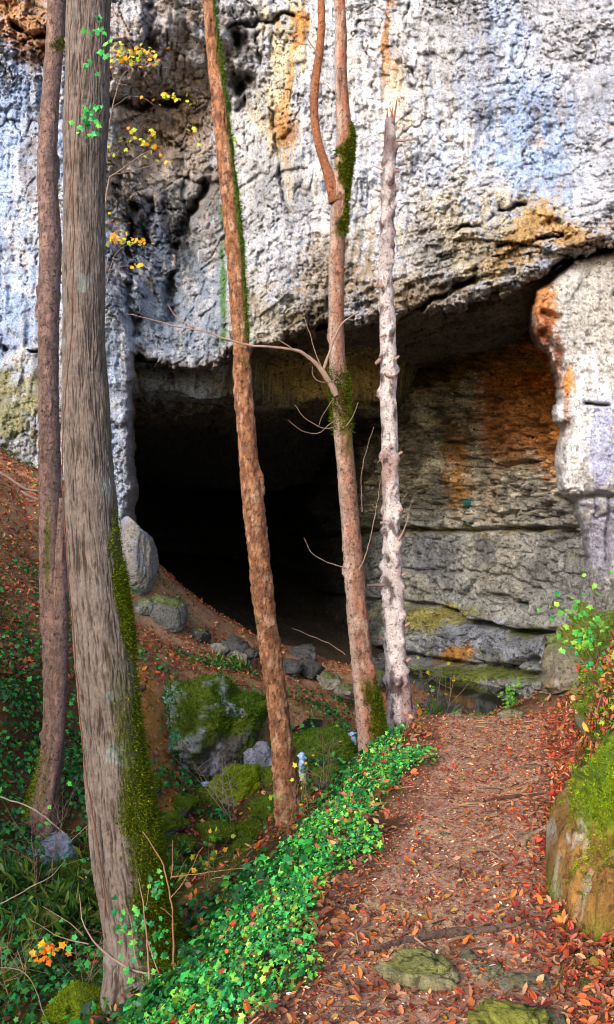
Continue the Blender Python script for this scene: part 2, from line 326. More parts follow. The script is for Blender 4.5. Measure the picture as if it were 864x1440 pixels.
blobs = [(20,200,75,210,BLUE,1.1,'s'),(10,420,90,130,lin(160,182,222),1.1,'s'),(60,300,50,120,WHITE,.7,'b'),(100,560,90,120,lin(186,186,190),1.0,'b'),(20,590,60,60,lin(140,136,96),1.0,'b'),
         (165,600,32,140,lin(178,192,220),1.2,'s'),(50,20,90,60,OCH,.95,'n'),(40,70,45,25,lin(110,76,50),.9,'n'),(55,250,22,60,lin(90,80,84),.7,'b'),
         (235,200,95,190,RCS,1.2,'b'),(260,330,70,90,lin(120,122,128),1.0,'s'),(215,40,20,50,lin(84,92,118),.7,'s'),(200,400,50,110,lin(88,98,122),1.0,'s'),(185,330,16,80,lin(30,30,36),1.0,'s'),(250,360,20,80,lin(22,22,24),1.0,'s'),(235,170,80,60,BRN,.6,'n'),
         (240,455,90,60,lin(128,140,158),1.1,'s'),(380,450,70,60,lin(176,170,158),1.0,'b'),(390,120,32,150,lin(202,190,160),1.0,'s'),(345,260,22,150,lin(188,190,196),1.0,'s'),(395,40,14,22,OCH,1.4,'n'),(395,150,12,110,lin(206,150,80),.7,'s'),(410,200,24,26,lin(168,118,66),1.1,'n'),(330,110,14,60,DARK,.8,'b'),
         (490,180,60,200,WHITE,1.0,'b'),(600,210,90,170,WHITE,1.0,'b'),(735,190,70,160,BLUE,1.0,'s'),(810,260,50,120,BLUE,.9,'s'),(600,230,50,140,lin(204,214,240),.8,'s'),(500,260,40,120,lin(206,216,238),.7,'s'),(700,50,60,90,lin(178,194,226),.8,'s'),(640,250,30,90,lin(190,204,232),.6,'s'),(850,200,40,250,lin(196,200,214),1.0,'s'),(630,60,46,80,lin(158,158,162),.9,'n'),(800,60,60,80,lin(206,206,214),.8,'s'),
         (552,70,9,60,OCH,.9,'s'),(560,140,16,50,CREAM,.8,'n'),(660,330,150,60,lin(196,182,150),.9,'n'),(560,400,90,36,lin(150,126,92),.9,'n'),(480,390,70,70,lin(158,142,122),.9,'n'),(770,335,80,24,lin(190,152,96),1.0,'n'),(440,440,90,22,lin(120,104,76),.9,'n'),(660,402,110,14,lin(140,120,92),.8,'n'),
         (470,130,26,120,lin(160,166,186),.8,'s'),(585,340,36,60,lin(150,150,156),.8,'n'),(660,110,30,120,lin(150,158,180),.8,'s'),(850,90,36,120,lin(160,168,190),.8,'s'),(540,260,24,120,lin(176,182,200),.7,'s'),(90,380,40,100,lin(168,184,214),.8,'s'),(306,420,9,70,lin(58,110,30),.95,'b'),(318,330,6,50,lin(58,110,30),.9,'b'),(430,520,60,60,lin(120,120,60),.4,'b')]
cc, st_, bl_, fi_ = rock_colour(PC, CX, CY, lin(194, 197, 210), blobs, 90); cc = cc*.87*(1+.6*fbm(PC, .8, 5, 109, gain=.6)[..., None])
dk = smooth(.25, .7, st_+.35*bl_)[..., None]*.45; cc = cc*(1-dk)+lin(112, 114, 130)*dk
dk = smooth(.16, .42, fbm(PC, 4.0, 5, 103, gain=.75, aniso=(1.3, 1, .8))*(.7+.6*zone))[..., None]*.62; cc = cc*(1-dk)+lin(96, 82, 70)*dk
ok = smooth(.42, .66, fbm(PC, 1.1, 5, 107))[..., None]*.4; cc = cc*(1-ok)+lin(204, 168, 120)*ok
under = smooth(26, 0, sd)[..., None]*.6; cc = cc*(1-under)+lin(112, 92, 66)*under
fc = gridfaces(len(cx), len(cy)); keep = (sd.ravel()[fc].min(1) > -8.5)
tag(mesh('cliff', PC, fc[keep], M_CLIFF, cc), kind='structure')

# right-hand buttress that stands under the overhang
bx = np.r_[np.arange(735, 950, 1.75), np.linspace(952, 1500, 50)]; by = np.r_[np.arange(325, 1000, 1.75), np.linspace(1001, 1100, 10)]
BX, BY = np.meshgrid(bx, by, indexing='ij')
butt = [(752,408),(772,396),(786,384),(812,366),(862,352),(905,332),(1600,250),(1600,1300),(812,1300),(815,860),(826,790),(816,735),(806,705),(792,694),(790,640),(790,600),(786,560),(786,528),(778,500),(762,482),(752,465),(749,440)]
bd = TPS(np.array([(750,440),(790,420),(864,360),(864,500),(864,680),(800,680),(800,550),(830,760),(864,780),(830,900),(1100,500),(1100,900),(1500,500),(1500,900),(1500,300)])/100., np.array([15.1,14.9,14.8,14.7,14.6,14.9,15.0,15.4,15.0,15.4,13.3,13.2,11.5,11,12.3]), .01)(BX/100, BY/100)
Q0 = W(BX, BY, bd); med_ = fbm(Q0, 1.7, 3, 157)
sb = sdist(BX+9*fbm(Q0, 2.4, 4, 140)+6*(hash01(np.floor((Q0[..., 2]+.1*med_)/.3), 0, 0, 4)-.5), BY+7*fbm(Q0, 2.0, 4, 144), butt)
med = fbm(Q0, 1.7, 5, 158, gain=.58); g1, g2, gid = cells(Q0, 3.3, 166)
bd2 = bd-.2*fbm(Q0, .6, 3, 154)-.12*med-.05*(gid-.5)-.16*np.abs(fbm(Q0, 2.8, 5, 159, gain=.68))-.10*np.abs(fbm(Q0, 7, 4, 162, gain=.7))-.08*ridged(Q0, 1, 3, 163, aniso=(4, 3, .7))+.015*np.exp(-((g2-g1)/.05)**2)+.12*np.exp(-(fbm(Q0, 1.1, 4, 168, aniso=(1.3, 1, .9))/.02)**2)*smooth(-.1, .2, fbm(Q0, .8, 2, 169))
for line, wd, dep in [([(822,568),(856,570)],2.5,.4),([(765,470),(785,500),(790,520)],7,.35),([(795,702),(850,696),(900,700)],4,.35),([(855,700),(853,790)],2,.2),([(765,440),(785,445)],5,.3)]:
    q = seglen(BX+5*fbm(Q0, 2.2, 3, 180), BY+5*fbm(Q0, 2.2, 3, 183), line); bd2 = bd2+dep*np.exp(-(q/wd)**2)
bd2 = bd2+.35*np.exp(-np.maximum(sb, 0)/4.0)
bd2 = np.where(sb < 0, bd2+.5*np.minimum(-sb, 9), bd2)
QB = W(BX, BY, bd2)
bb = [(766,430,16,46,lin(206,140,80),1.3,'n'),(765,460,16,24,lin(128,70,50),1.0,'n'),(798,530,12,22,lin(230,150,60),1.0,'n'),(784,500,10,40,lin(150,84,50),.9,'n'),(860,460,50,90,lin(180,176,170),.9,'n'),
      (830,610,45,90,lin(222,224,234),1.2,'s'),(800,640,30,80,WHITE,1.0,'s'),(860,640,30,70,lin(168,172,204),1.0,'s'),(845,760,50,60,lin(150,148,168),1.3,'s'),(840,850,40,50,lin(120,120,116),1.0,'b'),(795,580,6,50,lin(160,100,60),.7,'n')]
cb, st_, bl_, fi_ = rock_colour(QB, BX, BY, lin(200, 198, 200), bb, 190, 18)
dk = smooth(.30, .6, fbm(QB, 5.5, 4, 193, gain=.65))[..., None]*.6; cb = cb*(1-dk)+lin(92, 84, 76)*dk
fc = gridfaces(len(bx), len(by)); keep = sb.ravel()[fc].min(1) > -8.5
tag(mesh('rock_buttress', QB, fc[keep], M_CLIFF, cb), kind='structure')

# ------------------------------------------------------------------ the cave behind the mouth
plan = np.array([W(p, 720, d)[:2] for p, d in [(1000,16.4),(900,16.8),(822,17.4),(790,18.4),(740,19.4),(700,20.1),(640,21.3),(600,22.1),(560,23.2),(520,25),(480,28),(455,32),(440,38),(400,44),(300,46),(220,40),(180,32),(150,24),(135,19),(120,16.6)]])
seg = np.r_[0, np.cumsum(np.hypot(*np.diff(plan, axis=0).T))]
us = np.r_[np.arange(0, 16, .028), np.linspace(16, seg[-1], 380)[1:]]
def cr(t):   # Catmull-Rom-ish smoothing of the plan by a local average
    return np.stack([np.mean([np.interp(t+o, seg, plan[:, k]) for o in (-.7, -.35, 0, .35, .7)], 0) for k in (0, 1)], -1)
pl = cr(us); tg = np.gradient(pl, axis=0); tg /= np.linalg.norm(tg, axis=1, keepdims=True)
nrm = np.stack([tg[:, 1], -tg[:, 0]], -1)       # points out of the chamber or in: fixed below
cen = np.array([0., 26.]); sgn = np.sign(((cen-pl)*nrm).sum(1)); nrm *= sgn[:, None]
zs = np.arange(-3.4, 7.2, .028)
U, ZZ = np.meshgrid(us, zs, indexing='ij')
B = np.stack([np.repeat(pl[:, :1], len(zs), 1), np.repeat(pl[:, 1:], len(zs), 1), ZZ], -1)
px, py = PXY(B); side = smooth(17, 13, U)
zw = ZZ+.22*fbm(B, .6, 3, 200)+.05*fbm(B, 3, 3, 201)-.16*(U-4)*smooth(1.2, 3.5, ZZ)
def pyline(pts): return np.interp(px, [p[0] for p in pts], [p[1] for p in pts])
jA = pyline([(440,755),(560,743),(640,746),(760,742),(840,745)]); jB = pyline([(400,830),(520,842),(600,852),(660,872),(740,890),(800,888)]); jC = pyline([(500,905),(600,925),(680,935),(760,948)])
q = py+4*fbm(B, 1.5, 3, 203)
off = .0*U                                       # + = out of the wall towards the room
upper = smooth(8, -20, q-jA)
lay = .26+.06*hash01(np.floor(U/2.3)); k1 = np.floor((zw+.10*U)/lay)
U2 = U+.25*fbm(B, 1.4, 3, 240); blk = hash01(k1, np.floor(U2/.55+.41*k1), 0, 12); k2 = np.floor((zw+.10*U)/.11); blk2 = hash01(k2, np.floor(U/.3+.37*k2), 0, 14)
c1, c2, cid = cells(B*np.array([1, 1, 1.4])+.2*fbm(B, 2, 3, 205)[..., None], 1.6, 207); e1, e2, eid = cells(B*np.array([1, 1, 2.2]), 3.6, 209)
off = off+upper*((blk-.5)*.42+(blk2-.5)*.16+.34*(cid-.5)+.22*(eid-.5)-.16*np.exp(-((e2-e1)/.07)**2)-.2*np.exp(-((c2-c1)/.06)**2))
off = off+(1-upper)*(.20*(cid-.5)+.07*(eid-.5)-.14*np.exp(-((c2-c1)/.05)**2)+.16*(ridged(B, .9, 3, 211, aniso=(2.2, 2.2, .5))-.5))
off = off+.20*fbm(B, .7, 4, 213)+.22*np.abs(fbm(B, 2.2, 5, 217, gain=.68))+.05*np.abs(fbm(B, 8, 4, 218, gain=.7))+upper*.45*fbm(B, .9, 3, 219, aniso=(.6, .6, 1.8))
off = off+upper*-.35*smooth(0, 3.5, ZZ-1.3)                                   # upper wall tilted back so it catches more sky light
off = off-.40*np.exp(-((q-jA)/3.0)**2)-.10*(q > jA)                          # bedding joint with a mossy ledge under it
off = off-.60*np.exp(-((q-jB)/4.2)**2)*smooth(560, 640, px)-.25*np.exp(-((q-jB)/3)**2)+.30*smooth(0, 26, q-jB)
off = off+.22*smooth(-30, -4, q-jB)*(q < jB)*smooth(600, 680, px)
off = off-.45*np.exp(-((q-jC)/5)**2)+.35*smooth(3, 10, q-jC)
for line, wd, dep in [([(586,500),(640,555),(700,565),(715,540)],4,.35),([(640,640),(700,655),(790,640)],3,.4),([(700,560),(735,548)],3,.4),([(575,620),(640,625),(700,600)],4,.3),([(597,752),(603,850)],2.5,.3),([(620,752),(624,800)],2,.25),([(800,750),(806,850)],3,.35),([(570,800),(700,806),(760,830)],2.2,.2),([(690,835),(740,850)],4,.3),([(665,880),(662,920)],2,.2),([(705,940),(770,925)],5,.4),([(600,850),(612,930)],2,.15)]:
    off = off-dep*np.exp(-(seglen(px+6*fbm(B, 2, 3, 221), py+5*fbm(B, 2, 3, 224), line)/wd)**2)
PW = B.copy(); PW[..., :2] += nrm[:, None, :]*off[..., None]
px, py = PXY(PW)
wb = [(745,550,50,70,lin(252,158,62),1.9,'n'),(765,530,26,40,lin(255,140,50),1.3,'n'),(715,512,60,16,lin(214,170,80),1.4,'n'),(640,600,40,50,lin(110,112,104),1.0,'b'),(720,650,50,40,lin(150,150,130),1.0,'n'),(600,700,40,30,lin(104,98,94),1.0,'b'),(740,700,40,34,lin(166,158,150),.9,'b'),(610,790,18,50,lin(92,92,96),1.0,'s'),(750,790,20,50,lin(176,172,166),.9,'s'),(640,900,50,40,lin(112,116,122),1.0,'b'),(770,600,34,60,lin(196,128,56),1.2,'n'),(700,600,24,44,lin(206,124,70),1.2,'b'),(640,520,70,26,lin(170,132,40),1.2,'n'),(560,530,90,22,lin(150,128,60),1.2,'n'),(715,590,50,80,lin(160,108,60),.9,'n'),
      (560,620,50,40,lin(104,98,88),.8,'b'),(640,690,90,50,lin(134,130,118),.8,'b'),(640,655,18,70,lin(190,132,50),.9,'n'),(680,700,14,50,lin(180,160,140),.9,'s'),(650,745,200,5,lin(130,112,44),1.0,'n'),
      (690,790,40,50,lin(190,184,170),1.0,'s'),(600,790,30,60,lin(110,114,122),1.0,'s'),(585,830,30,30,lin(170,164,136),.8,'s'),(675,770,16,26,lin(84,80,84),1.0,'b'),(690,800,200,60,lin(132,134,138),.5,'s'),(780,700,40,60,lin(142,138,140),.9,'s'),
      (590,868,80,14,lin(150,142,70),1.3,'n'),(700,905,80,30,lin(146,152,166),1.0,'s'),(735,885,24,10,MOSSC,1.1,'n'),(640,925,20,14,lin(176,124,40),1.1,'n'),(660,950,120,10,lin(120,132,40),1.2,'n'),(600,945,50,14,lin(96,112,36),1.1,'n'),(500,890,60,50,lin(88,92,92),.9,'b')]
cw, st_, bl_, fi_ = rock_colour(PW, px, py, lin(160, 162, 160)+(lin(240, 232, 212)-lin(160, 162, 160))*smooth(760, 690, py)[..., None], wb, 230, 26); cw = cw*(1+.9*fbm(PW, 1.5, 5, 242, gain=.6)[..., None])  # rock greyer below; upper wall painted paler to offset the overhang's shade
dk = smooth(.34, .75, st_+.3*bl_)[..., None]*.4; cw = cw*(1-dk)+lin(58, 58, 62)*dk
ok = smooth(.36, .6, fbm(PW, 2.4, 5, 236))[..., None]*.6; cw = cw*(1-ok)+lin(172, 160, 136)*ok
inner = smooth(560, 470, px)[..., None]*(U[..., None] > 8); inner = np.maximum(inner, (U[..., None] > 14)); cw = cw*(1-inner)+lin(66, 62, 56)*inner*(1+.3*bl_[..., None])  # deep wall painted darker to add to the chamber's darkness
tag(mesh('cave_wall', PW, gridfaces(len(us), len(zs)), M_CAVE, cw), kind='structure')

# ceiling, from the lip of the mouth to the back of the chamber
lipx = [-4.2, -3.4, -2.5, -1.4, -.43, .93, 2.2, 3.42, 3.98, 4.6, 5.3, 7.5]; lipy = [16.3, 16.4, 16.7, 16.3, 16.2, 16, 15.6, 15.2, 15, 14.95, 14.9, 14.6]; lipz = [4.6, 4.6, 4.62, 4.9, 5.05, 5.26, 5.46, 5.62, 5.75, 6.1, 6.4, 6.6]
gx = np.arange(-9, 8, .04); gv = np.r_[np.linspace(0, 1, 190)**1.0*7.5, 7.5+np.linspace(0, 1, 60)[1:]**1.3*26]
GX, GV = np.meshgrid(gx, gv, indexing='ij')
ly = np.interp(GX, lipx, lipy); lz = np.interp(GX, lipx, lipz)
GY = ly+.25+GV; B = np.stack([GX, GY, lz], -1)
tgt = np.interp(GX, [-3.4, -1.5, 1, 3, 4.5, 7], [4.75, 4.95, 5.35, 5.5, 5.62, 5.9])
GZ = lz+.02+(tgt-lz)*smooth(0, 2.5, GV)
stepy = np.interp(GX, [-3.5, -1.9, -1.2, -.8, .5, 2.1, 2.8], [17.6, 17.8, 18.4, 19.9, 20.2, 20.8, 22.6])+.5*fbm(B, .8, 3, 300)
low = np.interp(GX, [-3.5, -1.5, -.8, .6, 2.2, 2.8], [4.1, 4.15, 4.25, 4.35, 4.3, 4.9])
GZ = GZ+(low-GZ)*smooth(0, .22, GY-stepy)*smooth(3.1, 2.4, GX)
GZ = GZ-1.2*smooth(24, 40, GY)
b3 = np.stack([GX, GY, 0*GX], -1); h1, h2, hid = cells(b3, 1.1, 303); i1, i2, iid = cells(b3, 3.2, 305)
GZ = GZ+smooth(0, .5, GV)*(.26*fbm(b3, .7, 4, 307)+.18*(hid-.5)+.10*(iid-.5)+.06*fbm(b3, 5, 4, 309))
PG = np.stack([GX, GY, GZ], -1); qx, qy = PXY(PG)
cg, a_, b_, c_ = rock_colour(PG, qx, qy, lin(120, 110, 94), [(470,530,100,30,lin(214,192,120),1.5,'n'),(250,540,80,30,lin(176,190,206),1.5,'s'),(330,545,30,20,lin(150,136,110),1.0,'n')], 310, 12)
tag(mesh('cave_ceiling', PG, gridfaces(len(gx), len(gv)), M_CAVE, cg), kind='structure')

# water: pool at the foot of the cave wall, stream in the ravine
def sheet(name, poly_xy, z, mat):
    c = np.mean(poly_xy, 0); n = len(poly_xy)
    V = [(x, y, z) for x, y in poly_xy]+[(c[0], c[1], z)]
    F_ = [(i, (i+1) % n, n) for i in range(n)]
    return tag(mesh(name, V, np.array(F_), mat), kind='structure')
sheet('pool_water', [(.6,17.2),(2.0,15.2),(3.4,14.9),(5.4,15.6),(6,17.5),(5.4,19.5),(4.2,21.5),(2.5,23.6),(1.2,23)], -2.30, M_WATER)
def strip(name, pts, widths, mat, col, kind=None, thick=.0):
    V = []; C_ = []; n = len(pts); k = 9
    P_ = np.array(pts)
    for i in range(n):
        t = P_[min(i+1, n-1)]-P_[max(i-1, 0)]; s = np.cross(t, (0, 0, 1)); s /= np.linalg.norm(s)+1e-9
        for j in range(k):
            a = j/(k-1)*2-1; V.append(P_[i]+s*widths[i]*a+np.array([0, 0, thick*(1-a*a)])); C_.append(col)
    return mesh(name, np.array(V), gridfaces(n, k), mat, np.array(C_))
spx = [(440,1050,12.5),(400,1085,11.6),(330,1105,11.0),(292,1120,10.3),(280,1160,9.6),(290,1200,9.1),(285,1240,8.3),(240,1290,7.4),(170,1330,6.9),(100,1370,6.4),(0,1420,5.9),(-150,1450,5.6)]
sp = np.array([W(*q) for q in spx]); t_ = np.linspace(0, len(sp)-1, 90)
sx = np.interp(t_, range(len(sp)), sp[:, 0]); sy = np.interp(t_, range(len(sp)), sp[:, 1])
sz = H(sx, sy)+.03; sz = np.minimum.accumulate(sz+.0); 
tag(strip('stream_water', np.stack([sx, sy, sz], -1), [.16+.05*math.sin(i) for i in range(90)], M_WATER, (.02, .02, .02)), kind='structure')

# ------------------------------------------------------------------ scattering of leaf-sized pieces
def instance_mesh(name, tv, tf, pos, nrm_, size, colr, mat, spin=None, lean=.0, parent=None, sm=False, bend=None):
    n = len(pos); tv = np.asarray(tv, float)
    nrm_ = nrm_+lean*RNG.normal(size=(n, 3)); nrm_ /= np.linalg.norm(nrm_, axis=1, keepdims=True)
    r = RNG.normal(size=(n, 3)) if spin is None else spin
    t = r-(r*nrm_).sum(1, keepdims=True)*nrm_; t /= np.linalg.norm(t, axis=1, keepdims=True)+1e-9
    b = np.cross(nrm_, t); s = np.asarray(size).reshape(n, 1, 1)
    if bend is None: T = np.broadcast_to(tv[None], (n, *tv.shape))
    else:
        T = np.repeat(tv[None], n, 0); T[..., 2] *= RNG.uniform(bend[0], bend[1], (n, 1)); T[..., 1] *= RNG.uniform(.75, 1.15, (n, 1))
    V = pos[:, None]+s*(T[..., :1]*t[:, None]+T[..., 1:2]*b[:, None]+T[..., 2:]*nrm_[:, None])
    k = len(tv); tfs = tf if isinstance(tf, list) else [np.array(tf)]
    faces = [(np.asarray(f)[None]+(np.arange(n)*k)[:, None, None]).reshape(-1, np.asarray(f).shape[1]) for f in tfs]
    C_ = np.repeat(colr[:, None], k, 1)
    return mesh(name, V.reshape(-1, 3), faces, mat, C_.reshape(-1, 3), parent, sm)
BEECH_V = [(0,0,0),(.35,0,-.03),(.7,0,-.02),(1,0,.10),(.2,.2,.07),(.5,.28,.13),(.8,.17,.12),(.2,-.2,.07),(.5,-.28,.13),(.8,-.17,.12)]
BEECH_F = [np.array([(0,1,4),(0,7,1),(2,3,6),(2,9,3)]), np.array([(1,2,5,4),(2,6,5,5),(1,7,8,2),(2,8,9,9)])]
BEECH_F = [np.array([(0,1,4),(0,7,1),(2,3,6),(2,9,3),(2,6,5),(2,8,9)]), np.array([(1,2,5,4),(1,7,8,2)])]
IVY_V = [(0,0,0),(-.12,.30,.02),(.22,.30,.06),(.40,.50,.0),(.60,.24,.06),(1,0,-.05),(.60,-.24,.06),(.40,-.50,.0),(.22,-.30,.06),(-.12,-.30,.02),(.45,0,.10)]
IVY_F = [np.array([(0,10,2),(0,2,1),(2,10,4),(2,4,3),(10,5,4),(10,6,5),(8,7,6),(8,6,10),(0,8,10),(0,9,8)])]
BLADE_V = [(-.10,-.12,0),(.10,.12,0),(.05,0,.6),(.22,0,1)]
BLADE_F = [np.array([(0,1,2),(0,2,3)])]
GRASS_V = [(-.0,-.015,0),(0,.015,0),(.10,.013,.45),(.10,-.013,.45),(.36,0,.85),(.62,0,.92)]
GRASS_F = [np.array([(0,1,2,3)]), np.array([(3,2,4),(4,2,5)])]
def pick(cols, n, jit=.25):
    c = np.array(cols)[RNG.integers(0, len(cols), n)]; return c*RNG.uniform(1-jit, 1+jit, (n, 1))*RNG.uniform(.92, 1.08, (n, 3))
def ground_pts(n, x0, x1, y0, y1, prob, bias=1.0):
    y = y0+(y1-y0)*RNG.random(n)**bias; x = x0+(x1-x0)*RNG.random(n)
    p = np.stack([x, y, 0*x], -1); p[:, 2] = H(x, y); a, b = PXY(p)
    k = RNG.random(n) < prob(p, a, b)
    k &= (a > -140) & (a < 1010) & (b < 1620)
    p = p[k]; return p, HN(p[:, 0], p[:, 1])
REDS = [lin(176,60,34), lin(186,84,44), lin(140,50,36), lin(128,74,50), lin(170,104,66), lin(112,54,44), lin(184,136,100), lin(200,104,46), lin(120,88,68), lin(92,46,38), lin(150,88,74), lin(150,60,44)]
BROWNS = [lin(128,84,58), lin(150,104,70), lin(150,84,48), lin(108,68,50), lin(176,138,100), lin(92,58,46), lin(176,104,44), lin(160,124,56), lin(134,94,72), lin(116,70,60)]
IVYC = [lin(40,128,50), lin(54,158,66), lin(30,104,50), lin(78,174,66), lin(44,150,84), lin(34,122,70), lin(104,180,64)]
DKIVY = [lin(26,74,30), lin(36,98,34), lin(22,64,34), lin(60,116,36), lin(30,84,44)]
def z2(p): return np.stack([p[:, 0], p[:, 1], 0*p[:, 0]], -1)
# leaves on the path, denser and redder by the right-hand rock
def pr(p, a, b):
    l, r = edges(p[:, 1]); u = (p[:, 0]-l)/(r-l); nn = fbm(z2(p), 2.2, 3, 401)
    f = smooth(-.25, .05, u)*(.09+.20*smooth(4.6, 3.0, p[:, 1])+.24*nn+.62*smooth(.65, 1.05, u))*smooth(1.6, 1.25, u)
    return np.clip(f, 0, 1)*(p[:, 1] < 8.3)
p, n = ground_pts(110000, -.7, 3.2, 1.6, 8.3, pr, 1.15)
u = (p[:, 0]-edges(p[:, 1])[0])/(edges(p[:, 1])[1]-edges(p[:, 1])[0]); red = RNG.random(len(p)) < .3+.6*smooth(.4, .95, u)
c = np.where(red[:, None], pick(REDS, len(p)), pick(BROWNS, len(p)))
p[:, 2] += .008+.02*RNG.random(len(p))*smooth(.75, 1, u)
tag(instance_mesh('fallen_leaves', BEECH_V, BEECH_F, p, n, RNG.uniform(.018, .05, len(p)), c, M_LEAF, lean=.4, bend=(-.6, 1.8)), 'red and orange fallen leaves scattered over the footpath', 'leaf litter', kind='stuff')
# crumbs and flakes between them
p, n = ground_pts(110000, -.7, 2.8, 1.6, 8.3, lambda p, a, b: onpath(p[:, 0], p[:, 1])*.8, 1.3); p[:, 2] += .006
tag(instance_mesh('leaf_crumbs', BEECH_V, BEECH_F, p, n, RNG.uniform(.008, .022, len(p)), pick(BROWNS+REDS+[lin(214,190,150), lin(200,160,124), lin(186,140,110), lin(206,170,140), lin(176,120,90), lin(96,64,50), lin(80,56,50)], len(p), .45), M_LEAF, lean=.3), 'small broken brown leaf crumbs trodden into the footpath', 'leaf litter', kind='stuff')
TW_V = [(0,-.03,0),(0,.03,0),(0,0,.05),(.5,-.02,.03),(.5,.04,.03),(.5,.01,.08),(1,.03,.0),(1,.06,0),(1,.05,.03)]
TW_F = [np.array([(0,1,4,3),(1,2,5,4),(2,0,3,5),(3,4,7,6),(4,5,8,7),(5,3,6,8)])]
p, n = ground_pts(2600, -.9, 2.6, 1.6, 8.2, lambda p, a, b: .4+0*p[:, 0], 1.2); p[:, 2] += .01
tag(instance_mesh('litter_twigs', TW_V, TW_F, p, n, RNG.uniform(.04, .16, len(p)), pick([lin(96,70,56), lin(140,110,84), lin(70,52,44)], len(p), .3), M_TWIG, lean=.08), 'thin broken twigs lying among the leaves on the footpath', 'twig litter', kind='stuff')
# leaves on the slopes
def pr(p, a, b):
    nn = fbm(z2(p), 1.3, 4, 411); m = onpath(p[:, 0], p[:, 1])
    f = .26+.55*nn
    f = f+.5*(a < 120)*(b < 960)-.25*(a < 130)*(b > 960)+.25*(a > 180)*(b > 880)*(b < 960)*(p[:, 1] < 16)
    return np.clip(f, .03, 1)*(1-m)*(p[:, 1] < 19)
p, n = ground_pts(150000, -8, 4.6, 2.4, 19, pr, 1.0); p[:, 2] += .01+.02*RNG.random(len(p))
tag(instance_mesh('slope_leaves', BEECH_V, BEECH_F, p, n, RNG.uniform(.035, .085, len(p)), pick(BROWNS+REDS[:6], len(p), .35), M_LEAF, lean=.5, bend=(-.6, 1.8)), 'brown and orange leaf litter covering the slopes beside the stream', 'leaf litter', kind='stuff')
# ivy bank along the left of the path
def pr(p, a, b):
    l, r = edges(p[:, 1]); u = p[:, 0]-l; nn = fbm(z2(p), 2.6, 3, 421)
    wdt = np.interp(p[:, 1], [3, 5, 8], [1.12, .78, .48]); n2 = fbm(z2(p), 1.1, 3, 425)
    f = smooth(.04, -.12, u+.05+.35*n2+.25*nn+.10*smooth(5, 8, p[:, 1]))*smooth(-.42, -.08, nn+.5*fbm(z2(p), 7, 2, 427)+.2)*smooth(-wdt-.25, -wdt+.1, u)*(.9+.3*nn); f = f*(p[:, 1] < 8.4)
    return np.clip(f, 0, 1)
p, n = ground_pts(150000, -1.7, 1.5, 2.3, 8.4, pr, 1.1); k = RNG.random(len(p)); p[:, 2] += .01+(.05+.10*np.clip(.5+2.2*fbm(z2(p), 3.2, 3, 429), 0, 1.2)*.6)*k
tag(instance_mesh('ivy_ground_cover', IVY_V, IVY_F, p, n, (.010+.028*RNG.random(len(p))**2), pick(IVYC+[lin(126,190,64), lin(156,200,80), lin(60,170,84), lin(70,190,90), lin(22,60,34)], len(p), .45), M_IVY, lean=.6, bend=(.3, 1.6)), 'bright green ivy carpet on the bank left of the footpath', 'ground cover', kind='stuff')
def pr(p, a, b):
    u = p[:, 0]-edges(p[:, 1])[0]; return (u < .05)*(u > -1.3)*np.clip(.05+1.0*fbm(z2(p), 2.0, 3, 435), 0, .5)
p, n = ground_pts(14000, -1.7, 1.5, 2.4, 8.2, pr, 1.1); p[:, 2] += .07+.06*RNG.random(len(p))
tag(instance_mesh('leaves_on_ivy', BEECH_V, BEECH_F, p, n, RNG.uniform(.025, .055, len(p)), pick(REDS+BROWNS, len(p), .3), M_LEAF, lean=.6, bend=(-.6, 1.8)), 'scattered brown and orange leaves caught on top of the ivy bank', 'leaf litter', kind='stuff')
# darker ivy and herbs over the left hillside and the ravine
def pr(p, a, b):
    nn = fbm(z2(p), 1.0, 4, 431); f = smooth(.05, .3, nn)*.8
    f = f+.9*np.exp(-((a-30)/90)**2-((b-1090)/170)**2)+.6*np.exp(-((a-40)/120)**2-((b-1380)/130)**2)+.5*np.exp(-((a-440)/50)**2-((b-1075)/45)**2)+.5*np.exp(-((a-600)/60)**2-((b-975)/20)**2)
    f = f*(1-.7*np.exp(-((a-300)/140)**2-((b-900)/50)**2))
    return np.clip(f, 0, 1)*(1-onpath(p[:, 0], p[:, 1]))*(p[:, 0] < edges(p[:, 1])[0]-.2)*(p[:, 1] < 16.5)
p, n = ground_pts(110000, -8, 1.2, 3.6, 16, pr, 1.15); k = RNG.random(len(p)); p[:, 2] += .02+.12*k
tag(instance_mesh('dark_ivy_ground_cover', IVY_V, IVY_F, p, n, RNG.uniform(.03, .07, len(p)), pick(DKIVY+IVYC[:3], len(p), .4), M_IVY, lean=.6, bend=(.3, 1.6)), 'dark green ivy and herbs over the hillside and stream ravine', 'ground cover', kind='stuff')
# herbs and grass, right bank
def pr(p, a, b):
    nn = fbm(z2(p), 1.5, 4, 441); r = edges(p[:, 1])[1]
    return np.clip(smooth(.1, .5, p[:, 0]-r)*(.45+1.6*nn), 0, 1)*(p[:, 1] < 13)
p, n = ground_pts(40000, 1.2, 5.2, 3.2, 13, pr, 1.0); p[:, 2] += .02+.06*RNG.random(len(p))
tag(instance_mesh('right_bank_herbs', IVY_V, IVY_F, p, n, RNG.uniform(.02, .05, len(p)), pick([lin(70,130,40), lin(110,160,40), lin(150,176,50), lin(50,120,60)], len(p), .3), M_IVY, lean=.6), 'small light green herbs on the leafy bank right of the footpath', 'ground cover', kind='stuff')
p, n = ground_pts(16000, 1.2, 5.2, 3.2, 12, lambda p, a, b: np.clip(smooth(.2, .6, p[:, 0]-edges(p[:, 1])[1])*(.28-1.5*fbm(z2(p), 1.5, 4, 441)), 0, 1), 1.0); p[:, 2] += .02+.02*RNG.random(len(p))
